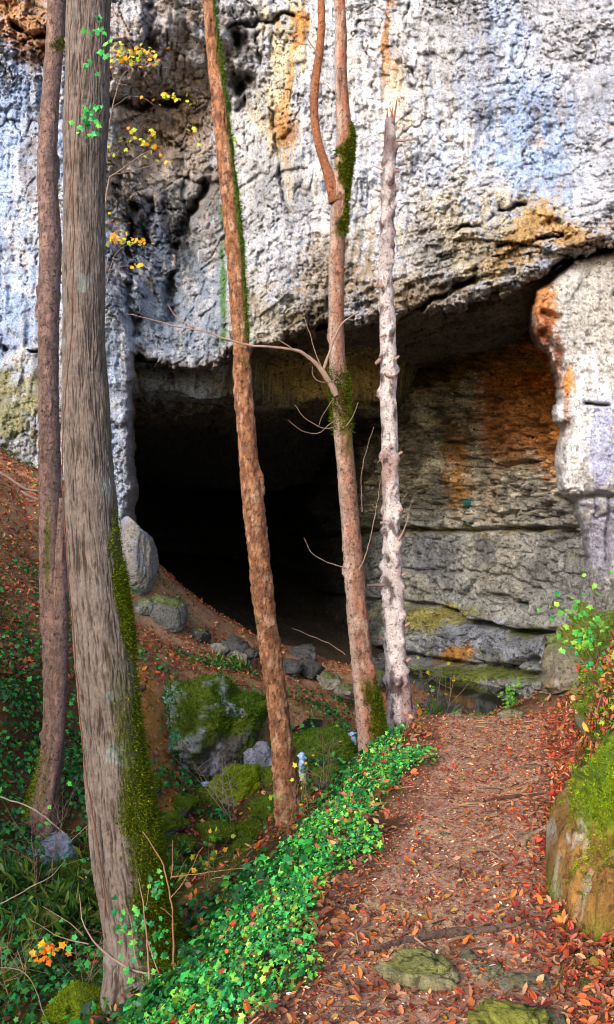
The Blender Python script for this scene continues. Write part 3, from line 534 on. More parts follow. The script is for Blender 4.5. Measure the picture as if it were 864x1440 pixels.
tag(instance_mesh('right_bank_leaves', BEECH_V, BEECH_F, p, n, RNG.uniform(.03, .065, len(p)), pick(REDS, len(p), .3), M_LEAF, lean=.5, bend=(-.6, 1.8)), 'red leaf litter on the bank right of the footpath', 'leaf litter', kind='stuff')
# moss on the ground
def pr(p, a, b):
    nn = fbm(z2(p), 1.3, 4, 21)+.5*fbm(z2(p), 6, 4, 25); f = smooth(-.05, .3, nn)
    l, r = edges(p[:, 1]); f = f+1.0*smooth(.05, .3, p[:, 0]-r)*(p[:, 1] < 8)*smooth(-.15, .2, nn+.1)
    return np.clip(f, 0, 1)*(1-onpath(p[:, 0], p[:, 1]))*(p[:, 1] < 13)
p, n = ground_pts(190000, -5, 4, 2.4, 13, pr, 1.1); kk = smooth(.0, .4, p[:, 0]-edges(p[:, 1])[1])[:, None]
tag(instance_mesh('ground_moss', BLADE_V, BLADE_F, p, n, RNG.uniform(.018, .045, len(p)), pick([lin(66,92,18), lin(92,116,22), lin(50,78,20), lin(116,132,26)], len(p), .3)*(1+.9*kk), M_MOSS, lean=.5), 'short green moss on the soil of the ravine and banks', 'moss', kind='stuff')
# grass tufts hanging by the ravine
cen_ = [(165,1165,8.0),(185,1240,7.0),(205,1205,7.6),(110,1275,6.6),(70,1330,6.2),(588,1012,8.8),(320,905,14.0),(195,1280,6.6),(30,1240,7.0)]
for i, q in enumerate(cen_):
    w_ = W(*q); k = 240; x = w_[0]+RNG.normal(0, .16, k); y = w_[1]+RNG.normal(0, .16, k); p = np.stack([x, y, H(x, y)], -1)
    n = HN(x, y)*.6+np.array([.15, -.35, .35]); nn_ = ['between two trunks', 'left of the thick trunk', 'low behind the thick trunk', 'in the left foreground hollow', 'near the bottom left corner', 'beyond the far end of the path', 'on the slope below the dark cave', 'at the thick trunk foot', 'under the left ivy slope'][i]
    b = H(w_[0], w_[1]); r_ = np.array([w_[0], w_[1], b])
    g = instance_mesh('grass_tuft', GRASS_V, GRASS_F, p, n, RNG.uniform(.14, .32, k), pick([lin(52,84,28), lin(74,108,36), lin(110,124,56), lin(40,76,34)], k, .3), M_IVY, lean=.35)
    tag(g, 'drooping green grass tuft '+nn_, 'grass tuft', 'grass tufts')

# ------------------------------------------------------------------ trees
def spline(pts, step):
    P_ = np.array(pts, float); s = np.r_[0, np.cumsum(np.linalg.norm(np.diff(P_[:, :3], axis=0), axis=1))]
    n = max(4, int(s[-1]/step)); t = np.linspace(0, s[-1], n); out = np.stack([np.interp(t, s, P_[:, k]) for k in range(P_.shape[1])], -1)
    w = max(1, int(.12/step)) if s[-1] > .6 else 1
    for _ in range(3):
        pad = np.pad(out, ((w, w), (0, 0)), 'edge'); sm = sum(pad[i:i+n] for i in range(2*w+1))/(2*w+1); sm[0] = out[0]; sm[-1] = out[-1]; out = sm
    return out
def frames(c):
    t = np.gradient(c, axis=0); t /= np.linalg.norm(t, axis=1, keepdims=True)+1e-12
    ref = np.array([0, 1., 0]) if abs(t[0, 2]) > .5 else np.array([0, 0, 1.])
    a = np.zeros_like(t); prev = ref
    for i in range(len(t)):
        v = prev-np.dot(prev, t[i])*t[i]; v /= np.linalg.norm(v)+1e-12; a[i] = v; prev = v
    return t, a, np.cross(t, a)
def trunk_mesh(pts, nseg, step, dispf, colf):
    s = spline(pts, step); c = s[:, :3]; r = s[:, 3]; t, a, b = frames(c)
    th = np.linspace(0, 2*np.pi, nseg, endpoint=False); n = len(c)
    dirn = np.cos(th)[:, None, None]*a[None]+np.sin(th)[:, None, None]*b[None]
    base = c[None]+dirn*r[None, :, None]
    L_ = np.broadcast_to(np.r_[0, np.cumsum(np.linalg.norm(np.diff(c, axis=0), axis=1))][None], (nseg, n))
    TH = np.broadcast_to(th[:, None], (nseg, n)); R = np.broadcast_to(r[None], (nseg, n))
    d = dispf(base, TH, L_, R, dirn)
    V = c[None]+dirn*(r[None]+d)[..., None]
    return V, gridfaces(nseg, n, True), colf(V, TH, L_, R, dirn, d), dirn
def tree_pts(lst, d0, lean_d=0.0, wk=.87):
    out = []
    for px_, py_, w_ in lst:
        d = d0+lean_d*(lst[-1][1]-py_)/1000
        p = W(px_, py_, d); out.append((p[0], p[1], p[2], w_*wk*.5*d/F))
    return out
def caps(V, F_, C_, nseg):   # close both ends
    n = V.shape[1]; Vf = V.reshape(-1, 3); k = len(Vf)
    c0, c1 = V[:, 0].mean(0), V[:, -1].mean(0); i = np.arange(nseg); j = (i+1) % nseg
    tri = np.r_[np.stack([j*n, i*n, np.full(nseg, k)], -1), np.stack([i*n+n-1, j*n+n-1, np.full(nseg, k+1)], -1)]
    return np.vstack([Vf, c0, c1]), [F_, tri], np.vstack([C_.reshape(-1, 3), C_.reshape(-1, 3)[0], C_.reshape(-1, 3)[n-1]])
def cyl(th, L_, k, s=1.0, seed=0):   # noise coordinates on the bark
    return np.stack([np.cos(th)*k, np.sin(th)*k, L_*s], -1)
def add_trunk(root, name, pts, nseg, step, dispf, colf, mat):
    V, F_, C_, dn = trunk_mesh(pts, nseg, step, dispf, colf); v2, f2_, c2 = caps(V, F_, C_, nseg)
    o = mesh(name, v2, f2_, mat, c2); reparent(o, root); return o, V, dn
def moss_on(root, name, V, dn, maskf, count, size, cols):
    Vf = V.reshape(-1, 3); nf = dn.reshape(-1, 3); px_, py_ = PXY(Vf); m = np.clip(maskf(Vf, nf, px_, py_), 0, 1)
    if m.sum() < 1: return
    idx = RNG.choice(len(Vf), count, p=m/m.sum()); p = Vf[idx]+RNG.normal(0, .008, (count, 3))
    o = instance_mesh(name, BLADE_V, BLADE_F, p, nf[idx]+np.array([0, 0, -.15]), RNG.uniform(*size, count), pick(cols, count, .3), M_MOSS, lean=.5)
    reparent(o, root); return o
MOSSES = [lin(70,94,14), lin(98,118,20), lin(50,72,16), lin(124,132,24), lin(82,78,24)]
def foot(px_, py_, d): w_ = W(px_, py_, d); return (float(w_[0]), float(w_[1]), float(H(w_[0], w_[1])))
def branchlets(specs):
    """list of polylines [(x,y,z,r)...] merged as ONE mesh"""
    VV, FF, k = [], [], 0
    for pts in specs:
        s = spline(pts, .03); c = s[:, :3]; r = s[:, 3]; t, a, b = frames(c); ns = 6
        c = c+(.012*np.stack([perlin(c*9+i*7.7, 5) for i in range(3)], -1)+.006*np.stack([perlin(c*31+i*7.7, 6) for i in range(3)], -1)); r = r*(1+.5*perlin(c*23, 7))
        th = np.linspace(0, 2*np.pi, ns, endpoint=False)
        V = c[None]+(np.cos(th)[:, None, None]*a[None]+np.sin(th)[:, None, None]*b[None])*r[None, :, None]
        VV.append(V.reshape(-1, 3)); FF.append(gridfaces(ns, len(c), True)+k); k += ns*len(c)
    return np.vstack(VV), np.vstack(FF)
def pxbranch(lst, d, dj=0):
    n = len(lst); return [tuple(W(x, y, d+dj*i/n))+(w_*.39*(d)/F,) for i, (x, y, w_) in enumerate(lst)]
def part_branch(root, name, specs, colr, mat=None):
    if len(specs) > 1 and name != 'twigs': return [part_branch(root, name, [q_], colr, mat) for q_ in specs]
    V, F_ = branchlets(specs); c = np.broadcast_to(colr, V.shape)*(1+.35*fbm(V, 12, 3, 3)[:, None])
    o = mesh(name, V, F_, mat or M_TWIG, c); reparent(o, root); return o

# 1 thick furrowed trunk
T1 = [(118,-420,54),(124,-150,62),(126,-40,66),(124,100,67),(120,200,67),(117,400,67),(119,550,71),(124,650,77),(131,750,84),(141,850,90),(150,950,95),(160,1050,100),(171,1150,104),(184,1230,104),(196,1300,106),(210,1360,124),(222,1410,150)]
pts1 = tree_pts(T1, 5.0)[::-1]
def barkf(th, L_):
    w = fbm(cyl(th, L_, 3, 4), 1, 3, 500)
    return .60*ridged(cyl(th+.24*w, L_, 8.5, 3.6), 1, 2, 503, gain=.5)+.40*ridged(cyl(th+.1*w, L_, 15, 9), 1, 2, 506)-.22*smooth(.25, .5, fbm(cyl(th, L_, 5, 16), 1, 3, 508))
def d1(b, th, L_, R, dn):
    f = barkf(th, L_); g = fbm(cyl(th, L_, 14, 12), 1, 3, 505)
    fl_ = np.exp(-L_/.22)*(.05+.10*np.maximum(0, np.cos(2*(th+.6)))**1.5+.06*np.cos(3*th+1))
    return (f-.62)*.021*(R/.19)+.005*g+.03*fbm(b, 1.6, 3, 507)*(R/.2)+fl_
def c1_(V, th, L_, R, dn, d):
    f = barkf(th, L_)[..., None]
    c = lin(72, 60, 54)*(1-smooth(.40, .70, f))+lin(122, 110, 104)*smooth(.40, .70, f); c = c*(1+.3*fbm(V, 14, 3, 509)[..., None]); w = smooth(-.2, .7, dn[..., 0]+.5*fbm(V, 4, 4, 511))[..., None]*.4; c = c*(1-w)+lin(86, 80, 78)*w  # shade painted into the bark: right side, away from the sun, darkened
    lich = smooth(.25, .5, fbm(V, 5, 4, 510))[..., None]*.4; c = c*(1-lich)+lin(150, 166, 164)*lich
    x_ = dn[..., 0]+.45*fbm(V, 3, 4, 512); z_ = V[..., 2]
    ms = (smooth(.05, .5, x_)*smooth(1.2, -.1, z_)+1.2*smooth(.7, .95, x_)*smooth(.45, 0, abs(z_-1.15+.25*fbm(V, 3, 3, 514))-.12)+smooth(.8, 1.0, x_)*.5*smooth(4, 1, z_))
    ms = np.clip(ms, 0, 1)[..., None]; return c*(1-ms)+lin(72, 76, 20)*ms
r1 = empty('tree', foot(222, 1400, 5.0), 'thick trunk with furrowed grey brown bark and mossy flared foot', 'tree')
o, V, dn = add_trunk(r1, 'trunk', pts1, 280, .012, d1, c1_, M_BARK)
moss_on(r1, 'moss', V, dn, lambda P_, n_, a, b: smooth(.0, .6, n_[:, 0]+.5*fbm(P_, 3, 4, 512))*(n_[:, 1] < .6)*(smooth(.9, -.4, P_[:, 2])+1.1*smooth(.45, 0, abs(P_[:, 2]-1.15+.25*fbm(P_, 3, 3, 514))-.08)*smooth(.7, .95, n_[:, 0]+.45*fbm(P_, 3, 4, 512))), 34000, (.012, .03), MOSSES)
# climbing stem with ivy leaves
vine = [pxbranch([(150,1290,2.8),(140,1200,2.8),(122,1100,2.5),(112,1000,2.5),(104,900,2.5),(98,820,2.5),(90,740,2.5),(87,640,2.5),(86,600,2.5),(91,560,2.2),(101,480,2.2),(104,400,2.2),(103,320,1.9),(102,240,1.9),(108,160,1.7),(118,90,1.7),(134,40,1.1)], 4.80),
        pxbranch([(103,310,1.7),(98,220,1.7),(96,120,1.7),(100,20,1.7),(104,-80,1.7)], 4.80)]
part_branch(r1, 'vine', vine, lin(104, 72, 56))
iv = []
for (a, b, s, k) in [(138,40,7,9),(130,168,10,26),(126,100,6,5),(124,178,7,12),(180,1292,12,16),(190,1330,16,26),(222,1240,8,16),(225,1310,9,18),(150,70,6,5)]:
    iv.append(W(a+RNG.normal(0, s, k), b+RNG.normal(0, s*1.6, k), 4.74-.03*RNG.random(k)))
iv = np.vstack(iv); n = np.tile([0., -1, .3], (len(iv), 1))
reparent(instance_mesh('ivy', IVY_V, IVY_F, iv, n, RNG.uniform(.02, .045, len(iv)), pick(IVYC, len(iv), .3), M_IVY, lean=.4), r1)
def plates(c, th, L_, k, s_, seed, cols, amt):
    a_, b_, i_ = cells(cyl(th, L_, k, s_)+.5*fbm(cyl(th, L_, k, s_), 1.1, 3, seed)[..., None], 1.0, seed+1)
    pc_ = np.array(cols)[np.minimum((i_*len(cols)).astype(int), len(cols)-1)]; c = c*(1-amt)+pc_*amt
    e_ = (np.exp(-((b_-a_)/.10)**2)*.75)[..., None]; return c*(1-e_)+c*.35*e_
# 2 slim mauve trunk behind it, second stem grown together below
T2 = [(86,-420,22),(84,-100,26),(81,0,28),(76,80,29),(70,150,30),(66,230,31),(68,290,31),(72,340,31),(69,420,32),(68,520,33),(70,620,34),(72,720,36),(74,820,38),(77,900,38),(77,1000,36),(74,1060,38),(66,1110,42),(56,1150,52),(50,1190,64)]
pts2 = tree_pts(T2, 8.0)[::-1]
def ds(seed, amp=1.0, knob=.3):
    def f(b, th, L_, R, dn):
        kn = smooth(.42, .62, fbm(cyl(th, L_, 1.4, 2.4), 1, 2, seed+5))*knob+.22*np.abs(fbm(cyl(th, L_, 3.2, 13), 1, 4, seed+7, gain=.72))+.08*np.sin(L_*2.1+seed)
        return R*(.10*amp*fbm(b, 2.2, 3, seed)+.07*amp*fbm(cyl(th, L_, 2.2, 5), 1, 4, seed+2)+kn)+np.exp(-L_/.2)*.05*(1+np.cos(3*th))*(R/.15)
    return f
def c2_(V, th, L_, R, dn, d):
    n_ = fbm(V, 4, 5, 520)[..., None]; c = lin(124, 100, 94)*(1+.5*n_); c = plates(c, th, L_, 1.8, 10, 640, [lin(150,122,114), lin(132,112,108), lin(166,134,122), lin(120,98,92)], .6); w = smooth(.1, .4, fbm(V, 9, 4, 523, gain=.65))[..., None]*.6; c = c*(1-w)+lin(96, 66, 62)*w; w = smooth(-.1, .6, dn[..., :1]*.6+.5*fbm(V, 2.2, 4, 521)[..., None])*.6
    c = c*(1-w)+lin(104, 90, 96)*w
    ms = np.exp(-((V[..., 0]-W(72, 720, 8)[0])/.018)**2)*smooth(.55, .2, abs(V[..., 2]-1.35))*(dn[..., 1] < 0)+smooth(.5, .75, fbm(V, 2.5, 3, 525))*.8+smooth(.2, .6, -dn[..., 0])*smooth(-.2, -1.2, V[..., 2])
    ms = np.clip(ms, 0, 1)[..., None]; return c*(1-ms)+lin(88, 96, 22)*ms
r2 = empty('tree', foot(54, 1165, 8.0), 'slim mauve brown trunk just behind and left of the thick one', 'tree')
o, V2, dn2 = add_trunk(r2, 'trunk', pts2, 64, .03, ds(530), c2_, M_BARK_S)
stem2 = [(88,700,10),(88,745,18),(86,800,24),(86,880,24),(84,960,22),(82,1030,20),(74,1090,20),(60,1150,20)]
add_trunk(r2, 'side_stem', tree_pts(stem2, 7.92)[::-1], 32, .04, ds(540), c2_, M_BARK_S)
moss_on(r2, 'moss', V2, dn2, lambda P_, n_, a, b: (smooth(12, 4, np.hypot(a-80, (b-62)))*1.0+smooth(.3, .8, -n_[:, 0])*smooth(1040, 1110, b)+.02*(n_[:, 0] > .3))*(n_[:, 1] < .5), 2600, (.02, .045), MOSSES)
# 3 slender orange trunk
T3 = [(268,-420,16),(282,-150,18),(292,-20,20),(297,40,22),(303,90,27),(309,140,25),(315,200,26),(323,270,27),(330,340,27),(334,400,27),(338,460,29),(341,520,28),(345,580,30),(349,640,29),(356,700,32),(362,760,31),(368,820,34),(375,880,34),(384,940,36),(392,1000,36),(398,1060,37),(404,1120,38),(410,1170,44),(414,1200,52)]
pts3 = tree_pts(T3, 7.5)[::-1]
def c3_(V, th, L_, R, dn, d):
    n_ = fbm(cyl(th, L_, 1.6, 8), 1, 5, 550)[..., None]; c = lin(166, 118, 88)*(1+.5*n_); w = smooth(.1, .8, dn[..., 0]+.5*fbm(V, 3, 4, 557))[..., None]*.45; c = c*(1-w)+lin(104, 70, 52)*w; c = plates(c, th, L_, 1.7, 11, 620, [lin(188,138,104), lin(150,100,72), lin(122,84,64), lin(200,162,134), lin(166,112,78)], .6); w = smooth(.1, .45, fbm(V, 7, 4, 551))[..., None]*.5  # right side darkened in the bark colour as painted shade
    c = c*(1-w)+lin(190, 146, 118)*w; w = smooth(.0, .3, fbm(V, 15, 4, 553, gain=.65, aniso=(1, 1, .7)))[..., None]*.75; c = c*(1-w)+lin(112, 66, 46)*w
    ms = (smooth(.35, .8, dn[..., 0]+.4*fbm(V, 2.0, 4, 555))*(V[..., 2] > 3.2)*.95+.5*smooth(.45, .6, fbm(V, 3, 3, 556)))[..., None]
    return c*(1-ms)+lin(84, 100, 32)*ms
r3 = empty('tree', foot(410, 1172, 7.5), 'slender trunk with flaky orange bark leaning in front of the dark cave', 'tree')
def d3(b, th, L_, R, dn):
    fk = fbm(cyl(th, L_, 2.2, 14), 1, 4, 560, gain=.65); return ds(561, .9, .25)(b, th, L_, R, dn)+R*(.26*np.floor(fk*5)/5+.05*fbm(b, 3.2, 3, 563))
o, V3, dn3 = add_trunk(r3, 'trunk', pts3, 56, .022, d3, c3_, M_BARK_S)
moss_on(r3, 'moss', V3, dn3, lambda P_, n_, a, b: (smooth(.4, .9, n_[:, 0]+.4*fbm(P_, 2.0, 4, 555))*(b < 480))*(n_[:, 1] < .5), 3500, (.018, .04), [lin(70,110,24), lin(58,90,30), lin(110,130,30)])
# 4 forked trunk with moss cushions
T4 = [(462,-420,12),(470,-120,15),(477,-20,17),(480,50,20),(479,110,19),(484,170,20),(487,200,26),(481,240,25),(477,280,25),(475,330,25),(473,400,25),(473,460,24),(475,510,27),(478,550,28),(481,590,27),(485,640,26),(490,700,27),(495,760,29),(500,830,33),(505,890,36),(512,950,38),(520,1010,42),(527,1060,46),(532,1100,54)]
pts4 = tree_pts(T4, 7.8)[::-1]
def c4_(V, th, L_, R, dn, d):
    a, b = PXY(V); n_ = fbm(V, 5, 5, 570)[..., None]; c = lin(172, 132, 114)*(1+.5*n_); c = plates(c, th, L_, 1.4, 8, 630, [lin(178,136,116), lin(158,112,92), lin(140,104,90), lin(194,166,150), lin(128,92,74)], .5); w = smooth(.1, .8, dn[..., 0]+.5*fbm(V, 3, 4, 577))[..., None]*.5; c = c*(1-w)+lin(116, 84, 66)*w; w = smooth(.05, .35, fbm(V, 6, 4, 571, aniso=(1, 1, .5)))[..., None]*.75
    c = c*(1-w)+lin(160, 98, 74)*w; w = smooth(.2, .42, fbm(V, 11, 4, 573))[..., None]*.7; c = c*(1-w)+lin(92, 62, 52)*w; w = smooth(.2, .7, -dn[..., 0]+.3*n_[..., 0])[..., None]*.55; c = c*(1-w)+lin(196, 176, 166)*w  # side light put into the colour: bark darker right, paler left
    g = fbm(V, 3.5, 4, 575)
    ms = smooth(160, 190, b)*smooth(345, 310, b)*smooth(-.1, .2, g+.35*dn[..., 0]+.25*np.sin(b/16.))+smooth(505, 540, b)*smooth(720, 560, b)*smooth(-.1, .25, g+.3*dn[..., 0])*.9+smooth(940, 980, b)*smooth(-.35, .15, dn[..., 0]+g)+.6*smooth(.35, .6, g)
    ms = np.clip(ms, 0, 1)[..., None]; return c*(1-ms)+lin(96, 90, 22)*ms
r4 = empty('tree', foot(530, 1078, 7.8), 'forked pinkish trunk with dark moss cushions and a long bare side branch', 'tree')
o, V4, dn4 = add_trunk(r4, 'trunk', pts4, 56, .025, ds(580, 1.1, .45), c4_, M_BARK_S)
F4 = [(452,-300,9),(451,-60,10),(452,0,11),(453,50,12),(448,85,12),(443,110,12),(441,150,12),(443,185,12),(451,215,12),(460,240,14),(468,262,16),(474,285,18)]
add_trunk(r4, 'fork', tree_pts(F4, 7.78)[::-1], 24, .03, ds(590, 1.2, .4), lambda V, th, L_, R, dn, d: lin(150, 98, 70)*(1+.35*fbm(V, 8, 4, 591)[..., None]), M_BARK_S)
lb = [pxbranch([(474,556,12),(462,536,12),(454,518,9),(440,502,7),(424,488,5.5),(408,490,5),(380,489,4.8),(350,487,4.5),(330,485,4),(312,474,3.5),(296,465,3.2),(270,461,3),(248,464,2.6),(225,452,2),(205,444,1.6),(178,441,1)], 7.55, -.4),
      pxbranch([(274,461,2.4),(258,452,2),(246,445,1.6),(240,436,1.4),(236,428,1)], 7.3), pxbranch([(410,490,2),(400,482,1.5),(392,478,1)], 7.4),
      pxbranch([(455,520,6),(462,505,5.5),(466,485,5),(474,462,4.5),(480,446,4),(490,440,3.5),(502,440,2.5)], 7.5),
      pxbranch([(455,520,3),(448,510,2),(430,450,1.4),(424,430,1)], 7.5), pxbranch([(470,535,2),(450,540,1.6),(436,528,1.2),(440,515,.9)], 7.5),
      pxbranch([(476,600,2),(455,604,1.7),(430,590,1.5),(415,570,1.1)], 7.6, -.2), pxbranch([(474,590,1.6),(445,612,1.4),(425,608,1),(405,590,.9)], 7.6, -.2),
      pxbranch([(470,560,1.5),(452,585,1.3),(448,600,1)], 7.6), pxbranch([(486,600,2.5),(500,580,1.7),(504,566,1.2)], 7.7),
      pxbranch([(450,80,3),(436,60,2),(428,40,1.4),(424,0,1)], 7.7),pxbranch([(476,140,2),(466,132,1.5),(460,120,1)], 7.7),
      pxbranch([(506,800,3),(516,785,2),(532,700,1.3),(540,640,1)], 7.7),pxbranch([(488,800,2),(460,790,1.6),(438,780,1.2),(428,755,.9)], 7.7),pxbranch([(486,920,2.4),(470,908,2),(440,895,1.5),(412,884,1)], 7.7, -.2),
      pxbranch([(510,720,1.6),(506,660,1.2),(526,600,.9)], 7.7)]
part_branch(r4, 'branch', lb[:4], lin(150, 124, 112)); part_branch(r4, 'twig', lb[4:], lin(130, 110, 96))
moss_on(r4, 'moss', V4, dn4, lambda P_, n_, a, b: (smooth(165, 190, b)*smooth(335, 315, b)*smooth(.0, .35, .4*n_[:, 0]+fbm(P_, 3.5, 4, 575)+.3*np.sin(b/16.))+smooth(510, 540, b)*smooth(620, 570, b)*.6+smooth(950, 985, b)*smooth(-.3, .3, n_[:, 0]+.3*fbm(P_, 3, 3, 5)))*(n_[:, 1] < .6), 14000, (.018, .045), MOSSES+[lin(44,56,14)])
# 5 dead snag with a broken top
T5 = [(549,168,15),(549,190,18),(547,240,20),(546,290,22),(543,340,21),(542,390,22),(545,440,26),(546,500,26),(546,560,27),(548,620,26),(550,690,27),(551,760,29),(553,820,31),(555,880,33),(557,940,36),(562,990,40),(567,1030,46),(570,1060,56)]
pts5 = tree_pts(T5, 8.2)[::-1]
def d5(b, th, L_, R, dn):
    f1, f2, i_ = cells(cyl(th, L_, .9, 6.5), 1.0, 600); return R*(.42*smooth(.5, .1, f1)*(i_ > .4)+.22*fbm(cyl(th, L_, 1.5, 7), 1, 4, 603)+.14*fbm(b, 2, 3, 604))
def c5_(V, th, L_, R, dn, d):
    a, b = PXY(V); c = lin(212, 200, 200)*(1+.3*fbm(V, 6, 4, 610)[..., None]); w = smooth(.0, .35, fbm(V, 3, 5, 611, aniso=(1, 1, .55)))[..., None]*.7
    c = c*(1-w)+lin(150, 112, 104)*w; w = smooth(.10, .3, fbm(V, 8, 4, 613, aniso=(1, 1, .7)))[..., None]*.85; c = c*(1-w)+lin(70, 46, 46)*w
    w = (smooth(430, 250, b)*smooth(-.2, .35, fbm(V, 3.2, 4, 615)))[..., None]*.85; c = c*(1-w)+lin(84, 60, 64)*w
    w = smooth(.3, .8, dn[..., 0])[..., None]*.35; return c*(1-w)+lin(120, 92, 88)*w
r5 = empty('tree', foot(568, 1042, 8.2), 'dead pale trunk with knobbly stubs and snapped top', 'tree')
o, V5, dn5 = add_trunk(r5, 'trunk', pts5, 56, .022, d5, c5_, M_BARK_S)
for q in [[(546,176,7),(544,160,4),(544,154,1)],[(550,176,8),(551,162,6),(552,152,1.5)],[(553,176,6),(556,156,4),(559,136,1)],[(551,160,3),(548,150,1)]]: part_branch(r5, 'splinter', [pxbranch(q, 8.2)], lin(130, 84, 70))
stubs = [([(556,198,4),(570,200,3),(580,196,2),(588,190,1.4)],1),([(540,240,3),(532,238,2),(524,233,1.2)],1),([(536,268,5),(529,268,4)],0),([(556,240,6),(562,240,5)],0),([(533,392,6),(528,404,5)],0),([(540,402,9),(535,405,7)],0),([(540,525,6),(548,533,5),(556,530,3.5),(562,522,2)],1),([(536,505,7),(528,512,6)],0),([(556,505,6),(561,500,5)],0),([(535,560,4),(529,556,3)],0),([(560,640,6),(566,636,5)],0),([(552,627,9),(550,628,8),(548,629,7)],0),([(540,640,3),(533,650,2)],1),([(562,720,6),(567,716,5)],0),([(542,735,6),(535,735,5)],0),([(540,823,6),(526,823,5),(517,824,4)],1),([(566,810,6),(571,806,5)],0),([(570,880,7),(576,876,5)],0),([(540,900,6),(534,896,5)],0),([(572,930,7),(578,926,6)],0),([(560,760,5),(571,740,1.6),(580,700,1)],1),([(543,470,5),(535,474,4)],0)]
for q, kk in stubs: part_branch(r5, 'branch_stub', [pxbranch(q, 8.1)], lin(150, 120, 112))

# added unseen tree, behind and left of the view: its crown shades the ravine
r6 = empty('tree', (-10.2, -4.0, float(H(-10.2, -4.0))), 'unseen broad leafy tree added on the near left bank to shade the ravine', 'tree')
z0 = float(H(-10.2, -4)); add_trunk(r6, 'trunk', [(-10.2, -4, z0-.2, .28), (-10.1, -4.1, z0+2, .22), (-10.3, -4.2, z0+5, .17), (-10.2, -4, z0+8, .08)], 32, .06, ds(650), c2_, M_BARK_S)
lb = []; cp = []
for i in range(16):
    a = i*2.4; h = z0+2.6+i*.33; L_ = 3.0-.08*i; e = (-10.2+math.cos(a)*L_, -4.1+math.sin(a)*L_, h+1.2); m_ = (-10.2+math.cos(a)*L_*.5, -4.1+math.sin(a)*L_*.5, h+.4)
    lb.append([(-10.2, -4.1, h, .06), (*m_, .04), (*e, .012)]); cp += [(m_, 60), (e, 120)]
part_branch(r6, 'limb', lb, lin(96, 80, 72))
cv = np.vstack([np.array(c_)+RNG.normal(0, (.62, .62, .42), (k*5, 3)) for c_, k in cp])
reparent(instance_mesh('crown', BEECH_V, BEECH_F, cv, RNG.normal(size=cv.shape)+np.array([0, 0, .8]), RNG.uniform(.10, .20, len(cv)), pick([lin(110,130,40), lin(150,140,40), lin(80,110,36)], len(cv), .3), M_IVY), r6)
# ------------------------------------------------------------------ rocks
def ico(sub):
    import bmesh
    bm = bmesh.new(); bmesh.ops.create_icosphere(bm, subdivisions=sub, radius=1); V = np.array([v.co[:] for v in bm.verts]); F_ = np.array([[v.index for v in f.verts] for f in bm.faces]); bm.free(); return V, F_
ICO = {k: ico(k) for k in (3, 4, 5, 6)}
def rock(name, loc, size, label, cat='rock', group=None, rot=0, sub=5, seed=1, box=.5, rough=.22, stone=lin(128,124,118), moss=.5, mosscol=lin(84,100,22), colf=None, blades=0, bladecols=None, bsize=(.015, .04), cut=None, cuts=14, fit=False):
    V, F_ = ICO[sub]; n = V.copy(); rg = np.random.default_rng(seed*7+1)
    q = np.abs(V)**(1-box*.55); V1 = np.sign(V)*q; V1 = V1/np.maximum(np.linalg.norm(V1, axis=1, keepdims=True)**(1-box*.6), .3)
    S = V*1.5+seed*5.1; f1, f2, i_ = cells(S, 1.1, seed)
    r = 1+rough*(fbm(S, .9, 4, seed)+.5*(i_-.5))+rough*.35*fbm(S, 3.6, 4, seed+3)-.1*rough*np.exp(-((f2-f1)/.08)**2)
    for _k in range(cuts):
        u_ = rg.normal(size=3); u_ /= np.linalg.norm(u_); dd_ = V1@u_; c0 = rg.uniform(.66, .9); ex = np.maximum(dd_-c0, 0)*.88; V1 = V1-ex[:, None]*u_
    V1 = V1*r[:, None]*(1+(.06+.35*rough)*np.abs(fbm(S, 5.5, 4, seed+17, gain=.65))[:, None]+.22*rough*ridged(S, 1, 3, seed+19, aniso=(3.5, 3.5, .9))[:, None])
    if cut: V1 = cut(V1)
    if fit: V1 = V1/np.abs(V1).max(0)
    V1 = V1*np.array(size); c_, s_ = math.cos(rot), math.sin(rot); V1 = V1@np.array([[c_, s_, 0], [-s_, c_, 0], [0, 0, 1]])
    me_n = n/np.array(size); me_n /= np.linalg.norm(me_n, axis=1, keepdims=True); me_n = me_n@np.array([[c_, s_, 0], [-s_, c_, 0], [0, 0, 1]])
    c = stone*(1+.35*fbm(V1, 4/max(size)*.6, 5, seed+8)[:, None]); ml = smooth(.1, .45, me_n[:, 2]-.9+2*moss*.8+.5*fbm(V1, 2.2/max(size), 4, seed+5))[:, None]*min(1, moss*2)
    c = c*(1-ml)+mosscol*ml*(1+.3*fbm(V1, 9, 3, seed)[:, None])
    if colf is not None: c = colf(V1, me_n, c)
    loc = Vector([float(v) for v in loc])
    if blades:
        o = empty(name, loc, label, cat, group); b = mesh('stone', V1, F_, M_ROCK, c); b.parent = o
        w = np.clip(ml[:, 0]+.02, 0, 1)*(me_n[:, 2] > -.5); idx = RNG.choice(len(V1), blades, p=w/w.sum())
        e = RNG.normal(0, .012, (blades, 3)); e -= (e*me_n[idx]).sum(1, keepdims=True)*me_n[idx]
        m = instance_mesh('moss', BLADE_V, BLADE_F, V1[idx]+e, me_n[idx], RNG.uniform(*bsize, blades), pick(bladecols or MOSSES, blades, .3), M_MOSS, lean=.5); m.parent = o
    else:
        o = mesh(name, V1, F_, M_ROCK, c); o.location = loc; tag(o, label, cat, group)
    return o
def at(px_, py_, d, dz=0): w_ = W(px_, py_, d); return (w_[0], w_[1], w_[2]+dz)
